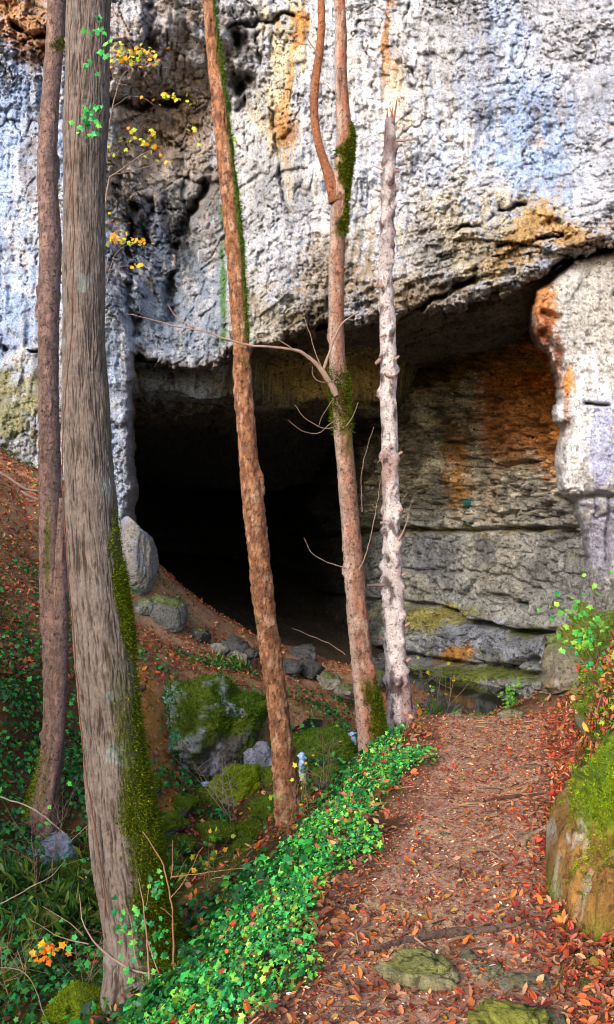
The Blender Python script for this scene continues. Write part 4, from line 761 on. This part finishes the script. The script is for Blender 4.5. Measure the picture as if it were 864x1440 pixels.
# right foreground boulder with streaked sides
def bigcol(V, n, c):
    s = fbm(V, 1, 5, 701, aniso=(9, 9, 1.6)); c = lin(150, 112, 62)*(1+.9*s[:, None]); w = smooth(.05, .3, fbm(V, 1, 4, 703, aniso=(8, 8, 3.2)))[:, None]; c = c*(1-w)+lin(196, 190, 178)*w
    w = smooth(-.02, .3, fbm(V, 3.2, 4, 705)+.25*smooth(.0, -.4, V[:, 2]))[:, None]*.85; c = c*(1-w)+lin(104, 116, 26)*w
    w = smooth(.2, .6, n[:, 2]+.25*fbm(V, 5, 3, 709))[:, None]; return c*(1-w)+lin(112, 138, 28)*w
rb = rock('mossy_boulder', (1.76, 3.88, .02), (.74, .86, .78), 'big streaked brown boulder with bright yellow moss at the right of the path', 'boulder', sub=6, seed=4, box=1.0, rough=.2, cuts=0, cut=lambda V_: V_*np.stack([1.04-.16*V_[:, 2], 1.04-.12*V_[:, 2], .86+.22*smooth(-.6, 1, V_[:, 0]+.5*V_[:, 1])], -1), colf=bigcol, moss=.9, rot=-.26, fit=True)
bv = np.array([v.co[:] for v in rb.data.vertices]); bn = np.array([v.normal[:] for v in rb.data.vertices])
rr = bpy.data.objects.new('mossy_boulder', None)
w = np.clip(smooth(.15, .6, bn[:, 2]+.25*fbm(bv, 5, 3, 709))*2.2*smooth(-.35, .05, fbm(bv, 3, 3, 736))+smooth(.0, .3, fbm(bv, 3.2, 4, 705)+.25*smooth(.0, -.4, bv[:, 2]))*1.3, 0, 3)*(bn[:, 2] > -.3)*(bv[:, 1] < .35)
idx = RNG.choice(len(bv), 52000, p=w/w.sum()); e = RNG.normal(0, .006, (len(idx), 3))
top_ = smooth(.2, .6, bn[idx, 2])[:, None]
mc = pick([lin(132,164,26), lin(156,182,38), lin(96,126,24), lin(78,96,26), lin(120,116,36)], len(idx))*(1+.7*fbm(bv[idx], 4, 3, 735)[:, None])*top_+pick([lin(104,126,24), lin(130,132,30), lin(80,100,22)], len(idx))*(1-top_)
mo = instance_mesh('moss', BLADE_V, BLADE_F, bv[idx]+e, bn[idx]+np.array([0, 0, -.3]), RNG.uniform(.007, .02, len(idx)), mc, M_MOSS, lean=.5); mo.parent = rb
# rocky bank face farther along
def bankcol(V, n, c):
    s = fbm(V, 1, 5, 711, aniso=(5, 5, 1.2)); c = lin(132, 124, 108)*(1+.4*s[:, None]); w = smooth(.15, .4, fbm(V, 1, 4, 713, aniso=(4, 4, 2)))[:, None]*.8; c = c*(1-w)+lin(186, 182, 178)*w
    w = smooth(.15, .4, fbm(V, 1.6, 4, 719))[:, None]*.7; c = c*(1-w)+lin(176, 132, 50)*w
    w = smooth(.0, .5, n[:, 2]+.6*fbm(V, 2.6, 4, 715))[:, None]*.9; return c*(1-w)+lin(92, 112, 30)*w
rock('bank_outcrop', (3.05, 8.4, .15), (.72, .9, .66), 'grey and ochre rock face in the bank above the end of the path', 'rock outcrop', cuts=8, fit=True, rot=-.2, sub=6, seed=9, box=.8, rough=.55, colf=bankcol, moss=.6, blades=9000, bladecols=[lin(92,120,28), lin(120,140,34), lin(70,100,30)])
rock('bank_rock', (2.42, 6.15, .08), (.50, 1.35, .50), 'long low mossy rock edging the path beyond the big boulder', 'rock outcrop', cuts=10, fit=True, rot=-.27, sub=6, seed=11, box=.9, rough=.45, colf=bankcol, moss=.9, blades=22000, bladecols=[lin(112,142,30), lin(134,158,40), lin(84,116,28)], bsize=(.010, .03))
def pr(p, a, b): return np.ones(len(p))
_br = [o for o in COL.objects if o.name.startswith('stone') and o.parent and o.parent.name == 'bank_rock'][0]
_v = np.array([(v.co+_br.parent.location)[:] for v in _br.data.vertices]); _n = np.array([v.normal[:] for v in _br.data.vertices]); w = smooth(.35, .8, _n[:, 2])*smooth(-.2, .2, fbm(_v, 2.5, 3, 733)); idx = RNG.choice(len(_v), 420, p=w/w.sum())
tag(instance_mesh('leaves_on_rock', BEECH_V, BEECH_F, _v[idx]+_n[idx]*.02, _n[idx], RNG.uniform(.03, .06, 420), pick(REDS, 420, .3), M_LEAF, lean=.5, bend=(-.6, 1.8)), 'red leaves lying on the low mossy rock beside the path', 'leaf litter', kind='stuff')
# boulders by the stream
def lichen(V, n, c):
    w = smooth(.05, .35, fbm(V, 3.2, 5, 721)-.35*n[:, 0])[:, None]*.8; c = c*(1-w)+lin(160, 164, 176)*w; w = smooth(.25, .45, fbm(V, 2.4, 4, 727)-.3*n[:, 0])[:, None]*.7; return c*(1-w)+lin(84, 150, 126)*w
rock('mossy_boulder', at(292, 1030, 11.6), (.80, .75, .68), 'largest grey green boulder by the stream, overhung with moss and herbs', 'boulder', 'boulders by the stream', sub=6, seed=12, box=.5, rough=.34, stone=lin(92,92,90), moss=.75, colf=lichen, blades=16000, bladecols=[lin(60,96,20), lin(92,120,24), lin(44,80,26)], bsize=(.02, .06))
rock('boulder', at(368, 1082, 10.6), (.22, .25, .36), 'pale blue grey boulder upright beside the slender orange trunk', 'boulder', 'boulders by the stream', seed=15, rough=.3, stone=lin(140,142,160), moss=.15)
rock('mossy_boulder', at(338, 1104, 10.2), (.30, .26, .22), 'yellow green mossy boulder wedged between the largest boulder and the orange trunk', 'boulder', 'boulders by the stream', seed=18, rough=.5, box=.9, cuts=20, moss=.95, mosscol=lin(110,128,20), blades=7000, bladecols=[lin(110,140,20), lin(140,156,30), lin(80,110,20)])
rock('mossy_boulder', at(450, 1068, 10.8), (.62, .42, .42), 'low dark mossy boulder between the orange trunk and the forked trunk', 'boulder', 'boulders by the stream', seed=21, rough=.25, moss=.95, mosscol=lin(70,94,20), blades=9000, bladecols=[lin(70,104,20), lin(54,84,20), lin(104,124,26)], bsize=(.02, .05))
rock('mossy_boulder', at(112, 1432, 4.9), (.24, .22, .16), 'rounded yellow moss cushion stone in the bottom left foreground', 'boulder', seed=24, rough=.12, moss=.95, mosscol=lin(110,128,20), blades=9000, bladecols=[lin(110,134,20), lin(84,112,20), lin(136,146,34)], bsize=(.01, .025))
stones = [(205,1130,9.3,.16,.6,'upper left of the run'),(256,1200,8.8,.15,.9,'beside the lower cascade'),(240,1180,9.0,.17,.8,'behind the thick trunk'),(305,1180,9.2,.2,.9,'mid stream'),(352,1165,9.2,.17,.9,'left of the orange trunk foot'),(375,1145,9.5,.2,.95,'touching the orange trunk'),(318,1245,8.2,.16,.7,'below the lower cascade'),(345,1210,8.7,.18,.8,'under the ivy bank'),(265,1245,8.2,.15,.6,'dark and low by the trunk'),(300,1135,10.2,.2,.9,'below the largest boulder'),(255,1150,9.6,.17,.7,'at the trail end'),(420,1130,9.2,.2,.8,'right of the orange trunk'),(470,1115,9.4,.2,.6,'before the forked trunk'),(330,1290,7.3,.14,.5,'at the ivy edge'),(285,1290,7.3,.14,.6,'near the bare sapling'),(390,1105,10.2,.22,.8,'behind the orange trunk'),(60,1330,6.3,.2,.8,'in the left hollow'),(130,1300,6.6,.2,.9,'left of the thick trunk'),(20,1400,5.4,.14,.7,'at the left edge'),(100,1215,7.4,.22,.5,'under the slim trunk'),(76,1172,7.7,.2,.1,'bare blue grey by the slim trunk root'),(160,1390,5.3,.12,.4,'at the thick trunk foot')]
for i, (a, b, d, s, m_, w_) in enumerate(stones):
    p = at(a, b, d); z = max(p[2]-.3, min(float(H(p[0], p[1])), p[2]+.3))
    rock('stream_stone', (p[0], p[1], z+.02), (s*RNG.uniform(.9, 1.3), s, s*RNG.uniform(.6, .85)), 'small mossy stone '+w_, 'stone', 'stones in the ravine', sub=4, seed=30+i, rot=i, rough=.3, stone=lin(84,84,82) if m_ > .2 else lin(134,144,166), moss=m_, blades=1300 if m_ > .2 else 0, bsize=(.015, .035), bladecols=[lin(70,104,20), lin(104,130,26), lin(50,80,20)])
# rocks at the cave mouth
def bluer(V, n, c):
    w = smooth(.0, .4, fbm(V, 2.6, 4, 731))[:, None]*.7; return c*(1-w)+lin(140, 152, 184)*w
rock('standing_boulder', at(188, 781, 14.9), (.40, .45, .72), 'tall rounded blue grey boulder standing left of the dark cave mouth', 'boulder', seed=51, box=.7, rough=.12, stone=lin(134,130,124), moss=.1, colf=bluer)
rock('ledge_block', at(230, 862, 14.7), (.42, .4, .34), 'squared grey ledge block with mossy top below the standing boulder', 'boulder', 'rocks at the cave mouth', seed=54, box=1.0, rough=.12, stone=lin(104,104,100), moss=.35)
rock('ledge_block', at(198, 858, 14.6), (.34, .35, .20), 'flat pale ledge block directly under the standing boulder', 'boulder', 'rocks at the cave mouth', seed=57, box=.9, rough=.15, stone=lin(128,128,124), moss=.3)
sm = [(276,890,15,.26,'grey mossy block at the slope crest'),(306,908,15,.2,'pale chip below the crest'),(330,905,15.3,.3,'broad grey slab against the dark'),(334,922,14.8,.22,'whitest broken slab in the row'),(352,915,15.2,.2,'small block right of the white slab'),(406,935,16,.3,'low slab right of the orange trunk'),(435,938,16.5,.34,'long grey slab at the cave floor'),(464,955,15.5,.26,'pointed mossy rock left of the forked trunk'),(486,968,15,.24,'rounded pale rock touching the forked trunk'),(424,918,18,.4,'shadowed block in the cave'),(520,935,18.5,.4,'dark rock between the forked and dead trunks'),(532,950,17.5,.3,'yellow green rock between the forked and dead trunks'),(380,930,16.2,.26,'grey rock just behind the orange trunk')]
for i, (a, b, d, s, w_) in enumerate(sm):
    rock('rock', at(a, b+4, d), (s*.95, s*.8, s*.6), w_, 'rock', 'rocks at the cave mouth', sub=4, seed=60+i, rot=i*.7, box=.9, cuts=20, rough=.4, stone=lin(134,130,118) if i in (1, 3, 7, 8) else lin(82,82,80), moss=.35 if i in (0, 7, 8, 11) else .1)
# stones in the path
rock('path_stone', (W(592,1348,3.1)[0], 3.1, .02), (.13, .085, .055), 'flat mossy stone bedded in the path below the long root', 'stone', 'stones in the path', sub=5, seed=81, box=1.0, rough=.45, rot=.2, cuts=20, stone=lin(140,134,100), moss=.3, mosscol=lin(122,128,50))
rock('path_stone', (W(722,1412,2.75)[0], 2.75, .0), (.15, .13, .09), 'humped mossy stone at the bottom edge of the picture', 'stone', 'stones in the path', seed=84, box=.8, rough=.5, cuts=20, stone=lin(160,148,96), moss=.4, mosscol=lin(134,138,46))
ps = [(745,1350,3.05,.10,'flat grey stone among red leaves under the big boulder'),(775,1395,2.8,.12,'broad flat stone near the lower right corner'),(690,1335,3.15,.08,'small sunken stone left of the boulder foot'),(760,1425,2.65,.09,'small stone behind the humped mossy one'),(820,1415,2.7,.1,'leaf covered stone at the right edge'),(640,1008,7.9,.10,'pale stone at the far end of the path'),(665,1014,7.8,.08,'smallest pale stone at the far end of the path'),(720,1006,7.9,.15,'mossy kerb stone at the far right end of the path'),(624,1175,4.6,.05,'small grey pebble in mid path'),(742,1170,4.55,.07,'stone beside the short root'),(655,1320,3.25,.05,'small dark stone right of the flat mossy one')]
for i, (a, b, d, s, w_) in enumerate(ps):
    x = W(a, b, d)[0]; rock('path_stone', (x, d, float(H(x, d))-.004), (s*.95, s*.75, s*.38), w_, 'stone', 'stones in the path', sub=4, seed=90+i, rot=i, box=.8, rough=.45, stone=lin(140,130,112), moss=.2, mosscol=lin(110,116,44))
# ------------------------------------------------------------------ roots in the path
def ground_line(lst, lift=.0):
    out = []
    for a, b, d, r in lst: x = float(W(a, b, d)[0]); out.append((x, d, float(H(x, d))+lift, r))
    return out
def rootobj(lines, label, col_):
    o = mesh('tree_root', *branchlets(lines), M_BARK_S, None); V = np.array([v.co[:] for v in o.data.vertices])
    bpy.data.objects.remove(o); V, F_ = branchlets(lines)
    o = mesh('tree_root', V, F_, M_BARK_S, np.broadcast_to(col_, V.shape)*(1+.4*fbm(V, 14, 4, 5)[:, None])); return tag(o, label, 'root', 'roots across the path')
rootobj([ground_line([(482,1330,3.25,.004),(520,1322,3.28,.012),(550,1306,3.36,.013),(572,1298,3.42,.016),(595,1304,3.36,.018),(618,1286,3.47,.024),(650,1284,3.47,.022),(680,1288,3.42,.018),(712,1280,3.48,.014),(740,1270,3.52,.006)], .014), ground_line([(572,1298,3.42,.010),(562,1290,3.5,.012),(575,1284,3.52,.008)], .008)], 'long dark winding root crossing the path in the foreground', lin(104, 84, 74))
rootobj([ground_line([(680,1110,5.15,.006),(700,1106,5.2,.02),(722,1104,5.25,.02),(745,1101,5.28,.010),(765,1100,5.3,.006)], .008)], 'short straight dark root high up the path', lin(92, 66, 58))
rootobj([ground_line([(778,1158,4.65,.018),(755,1162,4.6,.02),(740,1168,4.52,.02),(734,1180,4.42,.016),(740,1190,4.34,.008)], .012)], 'thick bent tan root beside the big boulder', lin(168, 140, 110))
rootobj([ground_line([(676,1268,3.55,.006),(700,1262,3.6,.010),(740,1260,3.6,.012),(775,1256,3.62,.012)], .004)], 'half buried root parallel to and behind the long one', lin(110, 86, 74))

# ------------------------------------------------------------------ twigs, saplings, branches
def grow(base, h, n, spread=.5, r=.006, seed=0, lean=(0, 0)):
    rg = np.random.default_rng(seed); out = []
    top = np.array(base)+np.array([lean[0]*h, lean[1]*h, h]); mid = (np.array(base)+top)/2+rg.normal(0, .05*h, 3)
    st = [(*base, r), (*mid, r*.8), (*top, r*.35)]; out.append(st); tips = [top]
    for i in range(n):
        t = rg.uniform(.2, .95); p = np.array(base)*(1-t)+top*t if t > .5 else np.array(base)*(1-2*t)+mid*2*t
        if t > .5: p = mid*(2-2*t)+top*(2*t-1)
        dr = rg.normal(0, 1, 3); dr[2] = abs(dr[2])*.6+.2; dr /= np.linalg.norm(dr); L_ = spread*h*rg.uniform(.35, 1)
        q = p+dr*L_*.5+rg.normal(0, .04*h, 3); e = q+dr*L_*.5+np.array([0, 0, .1*L_])+rg.normal(0, .05*h, 3)
        out.append([(*p, r*.55), (*q, r*.4), (*e, r*.2)]); tips += [q, e]
        if rg.random() < .6: d2 = rg.normal(0, .3*L_, 3); out.append([(*q, r*.35), (*(q+d2), r*.15)]); tips.append(q+d2)
    return out, np.array(tips)
def twigobj(name, lines, label, cat, colr, group=None, leaves=None, leafcols=None, lsize=(.03, .05)):
    b = lines[0][0]; o = empty(name, b[:3], label, cat, group); part_branch(o, 'twigs', lines, colr)
    if leaves is not None:
        n = len(leaves); g = instance_mesh('leaves', IVY_V, IVY_F, leaves, np.tile([0., -.6, .6], (n, 1)), RNG.uniform(*lsize, n), pick(leafcols, n, .2), M_IVY, lean=.5); reparent(g, o)
    return o
PALE = lin(138, 120, 106); TAN = lin(140, 104, 74); DKT = lin(92, 76, 64)
YEL = [lin(236,176,20), lin(226,190,40), lin(236,150,24), lin(190,200,50)]; YG = [lin(170,196,40), lin(206,196,40), lin(236,180,30), lin(110,160,40)]
b = foot(245, 1370, 4.6)
twigobj('sapling', [pxbranch([(245,1372,4),(244,1300,3.4),(242,1240,3),(234,1215,2.6),(216,1182,2.4),(200,1168,2)],4.55), pxbranch([(242,1262,2),(262,1235,1.6),(285,1190,1)],4.55), pxbranch([(242,1232,2),(270,1228,1.5),(310,1224,1.2),(346,1220,1)],4.55), pxbranch([(241,1235,1.6),(243,1180,1)],4.55), pxbranch([(243,1290,1.6),(225,1275,1)],4.55)], 'bare upright sapling growing in the ivy right of the thick trunk foot', 'sapling', TAN)
twigobj('fallen_branch', [pxbranch([(240,1374,3),(215,1372,4),(180,1366,5),(160,1352,4.6),(140,1338,4),(122,1324,3.6),(112,1306,3),(108,1280,2.4),(112,1258,1.6)],4.7,.3), pxbranch([(125,1328,2.4),(92,1322,2),(70,1310,1.4),(40,1290,1)],4.9), pxbranch([(118,1316,2),(95,1295,1.6),(60,1275,1.1)],5)], 'pale forked fallen branch lying against the thick trunk foot', 'branch', PALE)
twigobj('sapling', [pxbranch([(212,1380,4),(208,1320,3),(200,1260,2.4),(196,1235,1.2)],4.55), pxbranch([(208,1320,2),(214,1345,2.4),(224,1368,2)],4.5), pxbranch([(204,1280,1.4),(212,1235,1)],4.55),pxbranch([(196,1360,2),(184,1300,1.6),(176,1270,1)],4.5)], 'short brown sapling close before the mossy trunk foot', 'sapling', lin(150,120,100))
twigobj('fallen_branch', [pxbranch([(0,1272,2.4),(30,1255,2.4),(58,1240,2.2),(78,1228,1.6),(92,1210,1)],6.2)], 'thin pale twig slanting in the left hollow', 'branch', PALE)
twigobj('fallen_branch', [pxbranch([(0,1120,3),(30,1128,3),(60,1142,3.4),(80,1162,3),(96,1176,2)],7.0), pxbranch([(98,1184,1.5),(125,1160,1)],7)], 'pale crooked branch at the foot of the slim trunk', 'branch', lin(150,140,132))
twigobj('fallen_branch', [pxbranch([(0,1362,2.2),(20,1360,2.2),(34,1360,2),(50,1390,2),(68,1440,2.4)],4.8), pxbranch([(34,1360,1.8),(26,1336,1.2)],4.8)], 'thin grey branch bent over the bottom left corner', 'branch', PALE)
twigobj('dead_branch', [pxbranch([(-30,650,7),(0,664,7),(16,672,6),(28,684,5),(42,694,6),(56,690,4)],11.5), pxbranch([(30,690,5),(44,700,5),(54,702,4)],11.5)], 'grey dead branch sticking out of the left leafy slope', 'branch', lin(120,100,90))
twigobj('log', [pxbranch([(172,975,14),(190,970,14),(205,966,10)],11.2)], 'short dark broken log behind the thick trunk', 'log', lin(60,48,40))
twigobj('fallen_branch', [pxbranch([(272,952,3),(290,958,3),(320,962,3),(350,964,2)],12.2)], 'dark stick lying on the leafy slope above the largest boulder', 'branch', lin(80,60,48))
# yellow leaved saplings in front of the cliff, behind the thick trunk
for (bx_, lines, tips, lab, cols_) in [
    (150, [[(150,1120,5),(146,800,5),(144,500,4),(146,300,3.4),(154,250,3)],[(154,250,3),(172,238,2.6),(192,222,2.2),(212,211,1.4)],[(160,246,1.6),(205,236,1.2),(255,215,.8),(295,196,.6)],[(146,300,2),(152,180,2),(170,100,1.6),(190,90,1),(210,80,.8)],[(160,150,1),(182,134,1),(202,136,.8),(216,148,.6)]],
     [(165,72,10,5,7),(190,78,18,9,24),(213,84,8,7,8),(163,82,6,6,6),(215,208,8,7,6),(250,140,16,5,8),(238,136,6,3,4),(152,212,4,6,5),(185,196,12,6,7),(212,190,5,5,5),(275,190,8,8,5),(330,200,6,4,4),(230,228,4,3,3)], 'tall thin sapling with yellow leaves showing right of the thick trunk', YEL+YG[:1]),
    (146, [[(150,1100,4),(144,700,4),(146,400,3),(152,360,2)],[(146,420,1.8),(160,350,1.2),(180,338,1),(200,342,.8)],[(152,380,1.2),(185,372,1),(215,400,.8)]],
     [(162,320,8,10,7),(180,340,14,4,12),(158,338,6,5,6),(198,340,5,4,4),(197,374,5,2,3)], 'lower thin sapling with yellow leaves beside the thick trunk', YEL)]:
    d = 8.9; ln = [pxbranch(l_, d) for l_ in lines]; pts_ = np.vstack([W(RNG.normal(a, s1, 2*k), RNG.normal(b_, s2, 2*k), d+RNG.normal(0, .08, 2*k)) for a, b_, s1, s2, k in tips])
    twigobj('sapling', ln, lab, 'sapling', PALE, None, pts_, cols_, (.035, .06))
# yellow leaves low left
twigobj('seedling', [pxbranch([(110,1400,2),(100,1370,1.6),(72,1340,1.2)],5.6), pxbranch([(100,1370,1.4),(58,1350,1)],5.6)], 'low twig with orange and yellow leaves at lower left', 'seedling', DKT, 'yellow leaved seedlings', np.vstack([W(RNG.normal(70,14,22), RNG.normal(1335,5,22), 5.55), W(RNG.normal(60,6,6), RNG.normal(1350,4,6), 5.5)]), [lin(246,160,20), lin(250,190,40), lin(236,120,20)], (.03, .055))
twigobj('seedling', [pxbranch([(150,1290,2),(140,1270,1.4),(120,1240,1)],6.8)], 'twig with bright yellow leaves left of the thick trunk', 'seedling', DKT, 'yellow leaved seedlings', W(RNG.normal(131,9,12), RNG.normal(1245,8,12), 6.75), [lin(236,196,20), lin(250,210,40)], (.035, .055))
# bare shrubs
def shrub(a, b, d, h, n, seed, lab, col_, leaves=0, cols_=None, lean=(0, 0), r=.006, sp=.5, ls=(.03, .05)):
    bs = foot(a, b, d); ln = []; tips = []
    for i in range(max(1, n//6)):
        l_, t_ = grow((bs[0]+random.uniform(-.06, .06), bs[1]+random.uniform(-.06, .06), bs[2]), h*random.uniform(.7, 1), 6, sp, r, seed+i, (lean[0]+random.uniform(-.3, .3), lean[1]+random.uniform(-.2, .2))); ln += l_; tips.append(t_)
    tips = np.vstack(tips); lv = None
    if leaves: idx = RNG.integers(0, len(tips), leaves); lv = tips[idx]+RNG.normal(0, .025, (leaves, 3))
    return twigobj('shrub', ln, lab, 'shrub', col_, 'thin shrubs', lv, cols_, ls)
shrub(622, 1002, 9.6, 1.1, 30, 901, 'bare twiggy shrub beside the pool right of the dead trunk', lin(120,112,96), 14, YG, r=.006)
shrub(600, 1000, 9.3, .5, 14, 921, 'low leafy shrub at the foot of the dead trunk', DKT, 60, [lin(60,130,40), lin(90,150,50)], r=.004)
shrub(420, 1140, 8.2, .75, 24, 941, 'thin leafless shrub right of the orange trunk foot', lin(140,118,100), 12, YG, r=.004)
shrub(455, 1110, 8.4, .7, 24, 951, 'leafless shrub among moss before the forked trunk', lin(130,110,92), 8, YG, r=.004)
shrub(330, 1120, 9.6, .7, 24, 961, 'tangle of grey twigs over the mossy stream boulders', lin(140,126,120), 0, None, (-.4, 0), r=.004, sp=.8)
shrub(60, 1250, 6.8, .9, 24, 971, 'loose twiggy shrub on the shaded left slope', lin(110,88,74), 10, IVYC, r=.004, sp=.8)
shrub(30, 1400, 5.3, .6, 24, 981, 'scrubby twigs in the bottom left hollow', lin(130,104,86), 14, IVYC, r=.003, sp=.9)
shrub(120, 1400, 5.1, .5, 18, 991, 'small scrubby twigs left of the thick trunk foot', lin(120,96,80), 12, IVYC, r=.003, sp=.9)
shrub(300, 1300, 6.0, .6, 18, 1001, 'wispy bare shrub on the left edge of the ivy bank', lin(130,112,80), 16, YG, r=.003, sp=.7)
shrub(400, 1215, 6.4, .45, 18, 1011, 'wispy bare shrub at the middle of the ivy bank', lin(130,112,80), 8, YG, r=.003, sp=.7)
shrub(850, 880, 7.2, .55, 18, 1021, 'leafy green shrub high on the right bank', DKT, 70, [lin(60,150,60), lin(90,170,60), lin(120,180,60)], (-.4, 0), r=.004, ls=(.03, .06))
shrub(838, 850, 7.6, .6, 12, 1031, 'overhanging shrub with bright green leaves before the buttress', TAN, 40, [lin(40,170,100), lin(90,180,70), lin(150,190,60)], (-.7, 0), r=.004, ls=(.04, .08))
shrub(850, 960, 6.2, .35, 12, 1041, 'small green plant on the right bank slope', DKT, 60, [lin(50,150,80), lin(70,160,60)], (-.3, 0), r=.003)
shrub(722, 990, 8.6, .25, 12, 1051, 'small green plant below the bank rock face', DKT, 60, [lin(60,120,40), lin(100,150,40)], r=.003)
shrub(655, 760, 0, 0, 0, 1, '', DKT) if False else None
# little cascades of the stream
for a, b, d, w_, h_, lab in [(496,1046,11.2,.10,.30,'by the forked trunk'),(425,1075,10.2,.09,.28,'right of the orange trunk'),(290,1108,10.6,.14,.14,'under the largest boulder'),(288,1224,8.5,.10,.12,'in the lower ravine'),(298,1216,8.7,.06,.08,'smallest, just above the lower one')]:
    dd_ = np.linspace(5, 13, 400); q_ = W(a, b, dd_); hit = np.argmax(q_[:, 2] < H(q_[:, 0], q_[:, 1])+.02); d = min(d, float(dd_[hit])) if hit > 0 else d
    p = W(a, b, d-.16); w_ = w_*.9; h_ = h_*1.0; k = 12; V = []
    for i in range(k):
        t = i/(k-1)
        for j in range(7):
            s = j/6*2-1; V.append((p[0]+s*w_*(.35+.25*t+.2*math.sin(i*1.1+a))+.02*math.sin(i*1.7+j), p[1]-.22*t**1.2-.03*(1-s*s), p[2]+h_*(.5-t*t)+.02*(1-s*s)))
    V = np.array(V); o = mesh('cascade', V, gridfaces(k, 7), M_FOAM, np.broadcast_to(lin(150, 178, 222), V.shape)*(1+1.0*fbm(V, 25, 2, 3)[:, None]))
    tag(o, 'small pale blue white cascade '+lab, 'cascade', 'stream cascades')
# a fleck of white paper-like leaf
for (a, b, d, lab) in [(402,1362,3.0,'curled white leaf at the ivy edge of the path'),(683,1332,3.15,'small white leaf left of the boulder foot')]:
    x = float(W(a, b, d)[0]); p = np.array([[x, d, float(H(x, d))+.012]])
    tag(instance_mesh('white_leaf', BEECH_V, BEECH_F, p, np.array([[.3, -.7, .6]]), [.05], np.array([lin(226, 220, 226)]), M_LEAF, bend=(2, 3)), lab, 'leaf')
# faded teal paint mark on the cave wall
iu = np.where((PXY(PW[:, 178])[0] > 648) & (PXY(PW[:, 178])[0] < 663) & (us < 12))[0]
if len(iu) > 4:
    zi = np.where((zs > 1.30) & (zs < 2.05))[0]; G = PW[iu[0]:iu[-1]+1, zi[0]:zi[-1]+1].copy(); G[..., :2] += nrm[iu[0]:iu[-1]+1][:, None]*.006
    fc = gridfaces(G.shape[0], G.shape[1]); nz = fbm(G, 3.2, 3, 77).ravel(); kp = nz[fc].mean(1) > -.05
    tag(mesh('paint_mark', G, fc[kp], M_CAVE, np.broadcast_to(lin(40, 110, 112), G.shape)), 'faded teal paint mark on the cave wall', 'paint mark')

# ------------------------------------------------------------------ light, camera, render
SUN_EL, SUN_AZ = math.radians(25), math.radians(-150)     # azimuth of the light's origin from +Y, clockwise
dirv = Vector((math.sin(SUN_AZ)*math.cos(SUN_EL), math.cos(SUN_AZ)*math.cos(SUN_EL), math.sin(SUN_EL)))
sl = bpy.data.lights.new('sun', 'SUN'); sl.energy = 1.25; sl.angle = math.radians(14); sl.color = (1, .97, .93)
so = bpy.data.objects.new('sun', sl); COL.objects.link(so); so.rotation_euler = dirv.to_track_quat('Z', 'Y').to_euler(); so.location = (0, 0, 30)
wd_ = bpy.data.worlds.new('World'); SC.world = wd_; wd_.use_nodes = True; nt = wd_.node_tree
sk = nt.nodes.new('ShaderNodeTexSky'); sk.sky_type = 'NISHITA'; sk.sun_disc = False; sk.sun_elevation = SUN_EL; sk.sun_rotation = SUN_AZ; sk.dust_density = 3
bg = nt.nodes['Background']; bg.inputs['Strength'].default_value = .15; nt.links.new(sk.outputs[0], bg.inputs['Color'])
cam = bpy.data.cameras.new('camera'); co = bpy.data.objects.new('camera', cam); COL.objects.link(co); SC.camera = co
co.location = (0, 0, EYE); co.rotation_euler = (math.radians(90), 0, 0)
cam.sensor_fit = 'VERTICAL'; cam.sensor_height = 36; cam.lens = 36*F/1440; cam.clip_end = 500; cam.clip_start = .05
SC.view_settings.view_transform = 'Standard'; SC.view_settings.look = 'None'; SC.view_settings.exposure = 1.33; SC.view_settings.gamma = 1
SC.cycles.use_denoising = True; SC.cycles.max_bounces = 6; SC.cycles.diffuse_bounces = 6; SC.cycles.glossy_bounces = 2; SC.cycles.transmission_bounces = 2
SC.cycles.use_adaptive_sampling = True; SC.cycles.pixel_filter_type = 'BLACKMAN_HARRIS'; SC.cycles.filter_width = 1.0
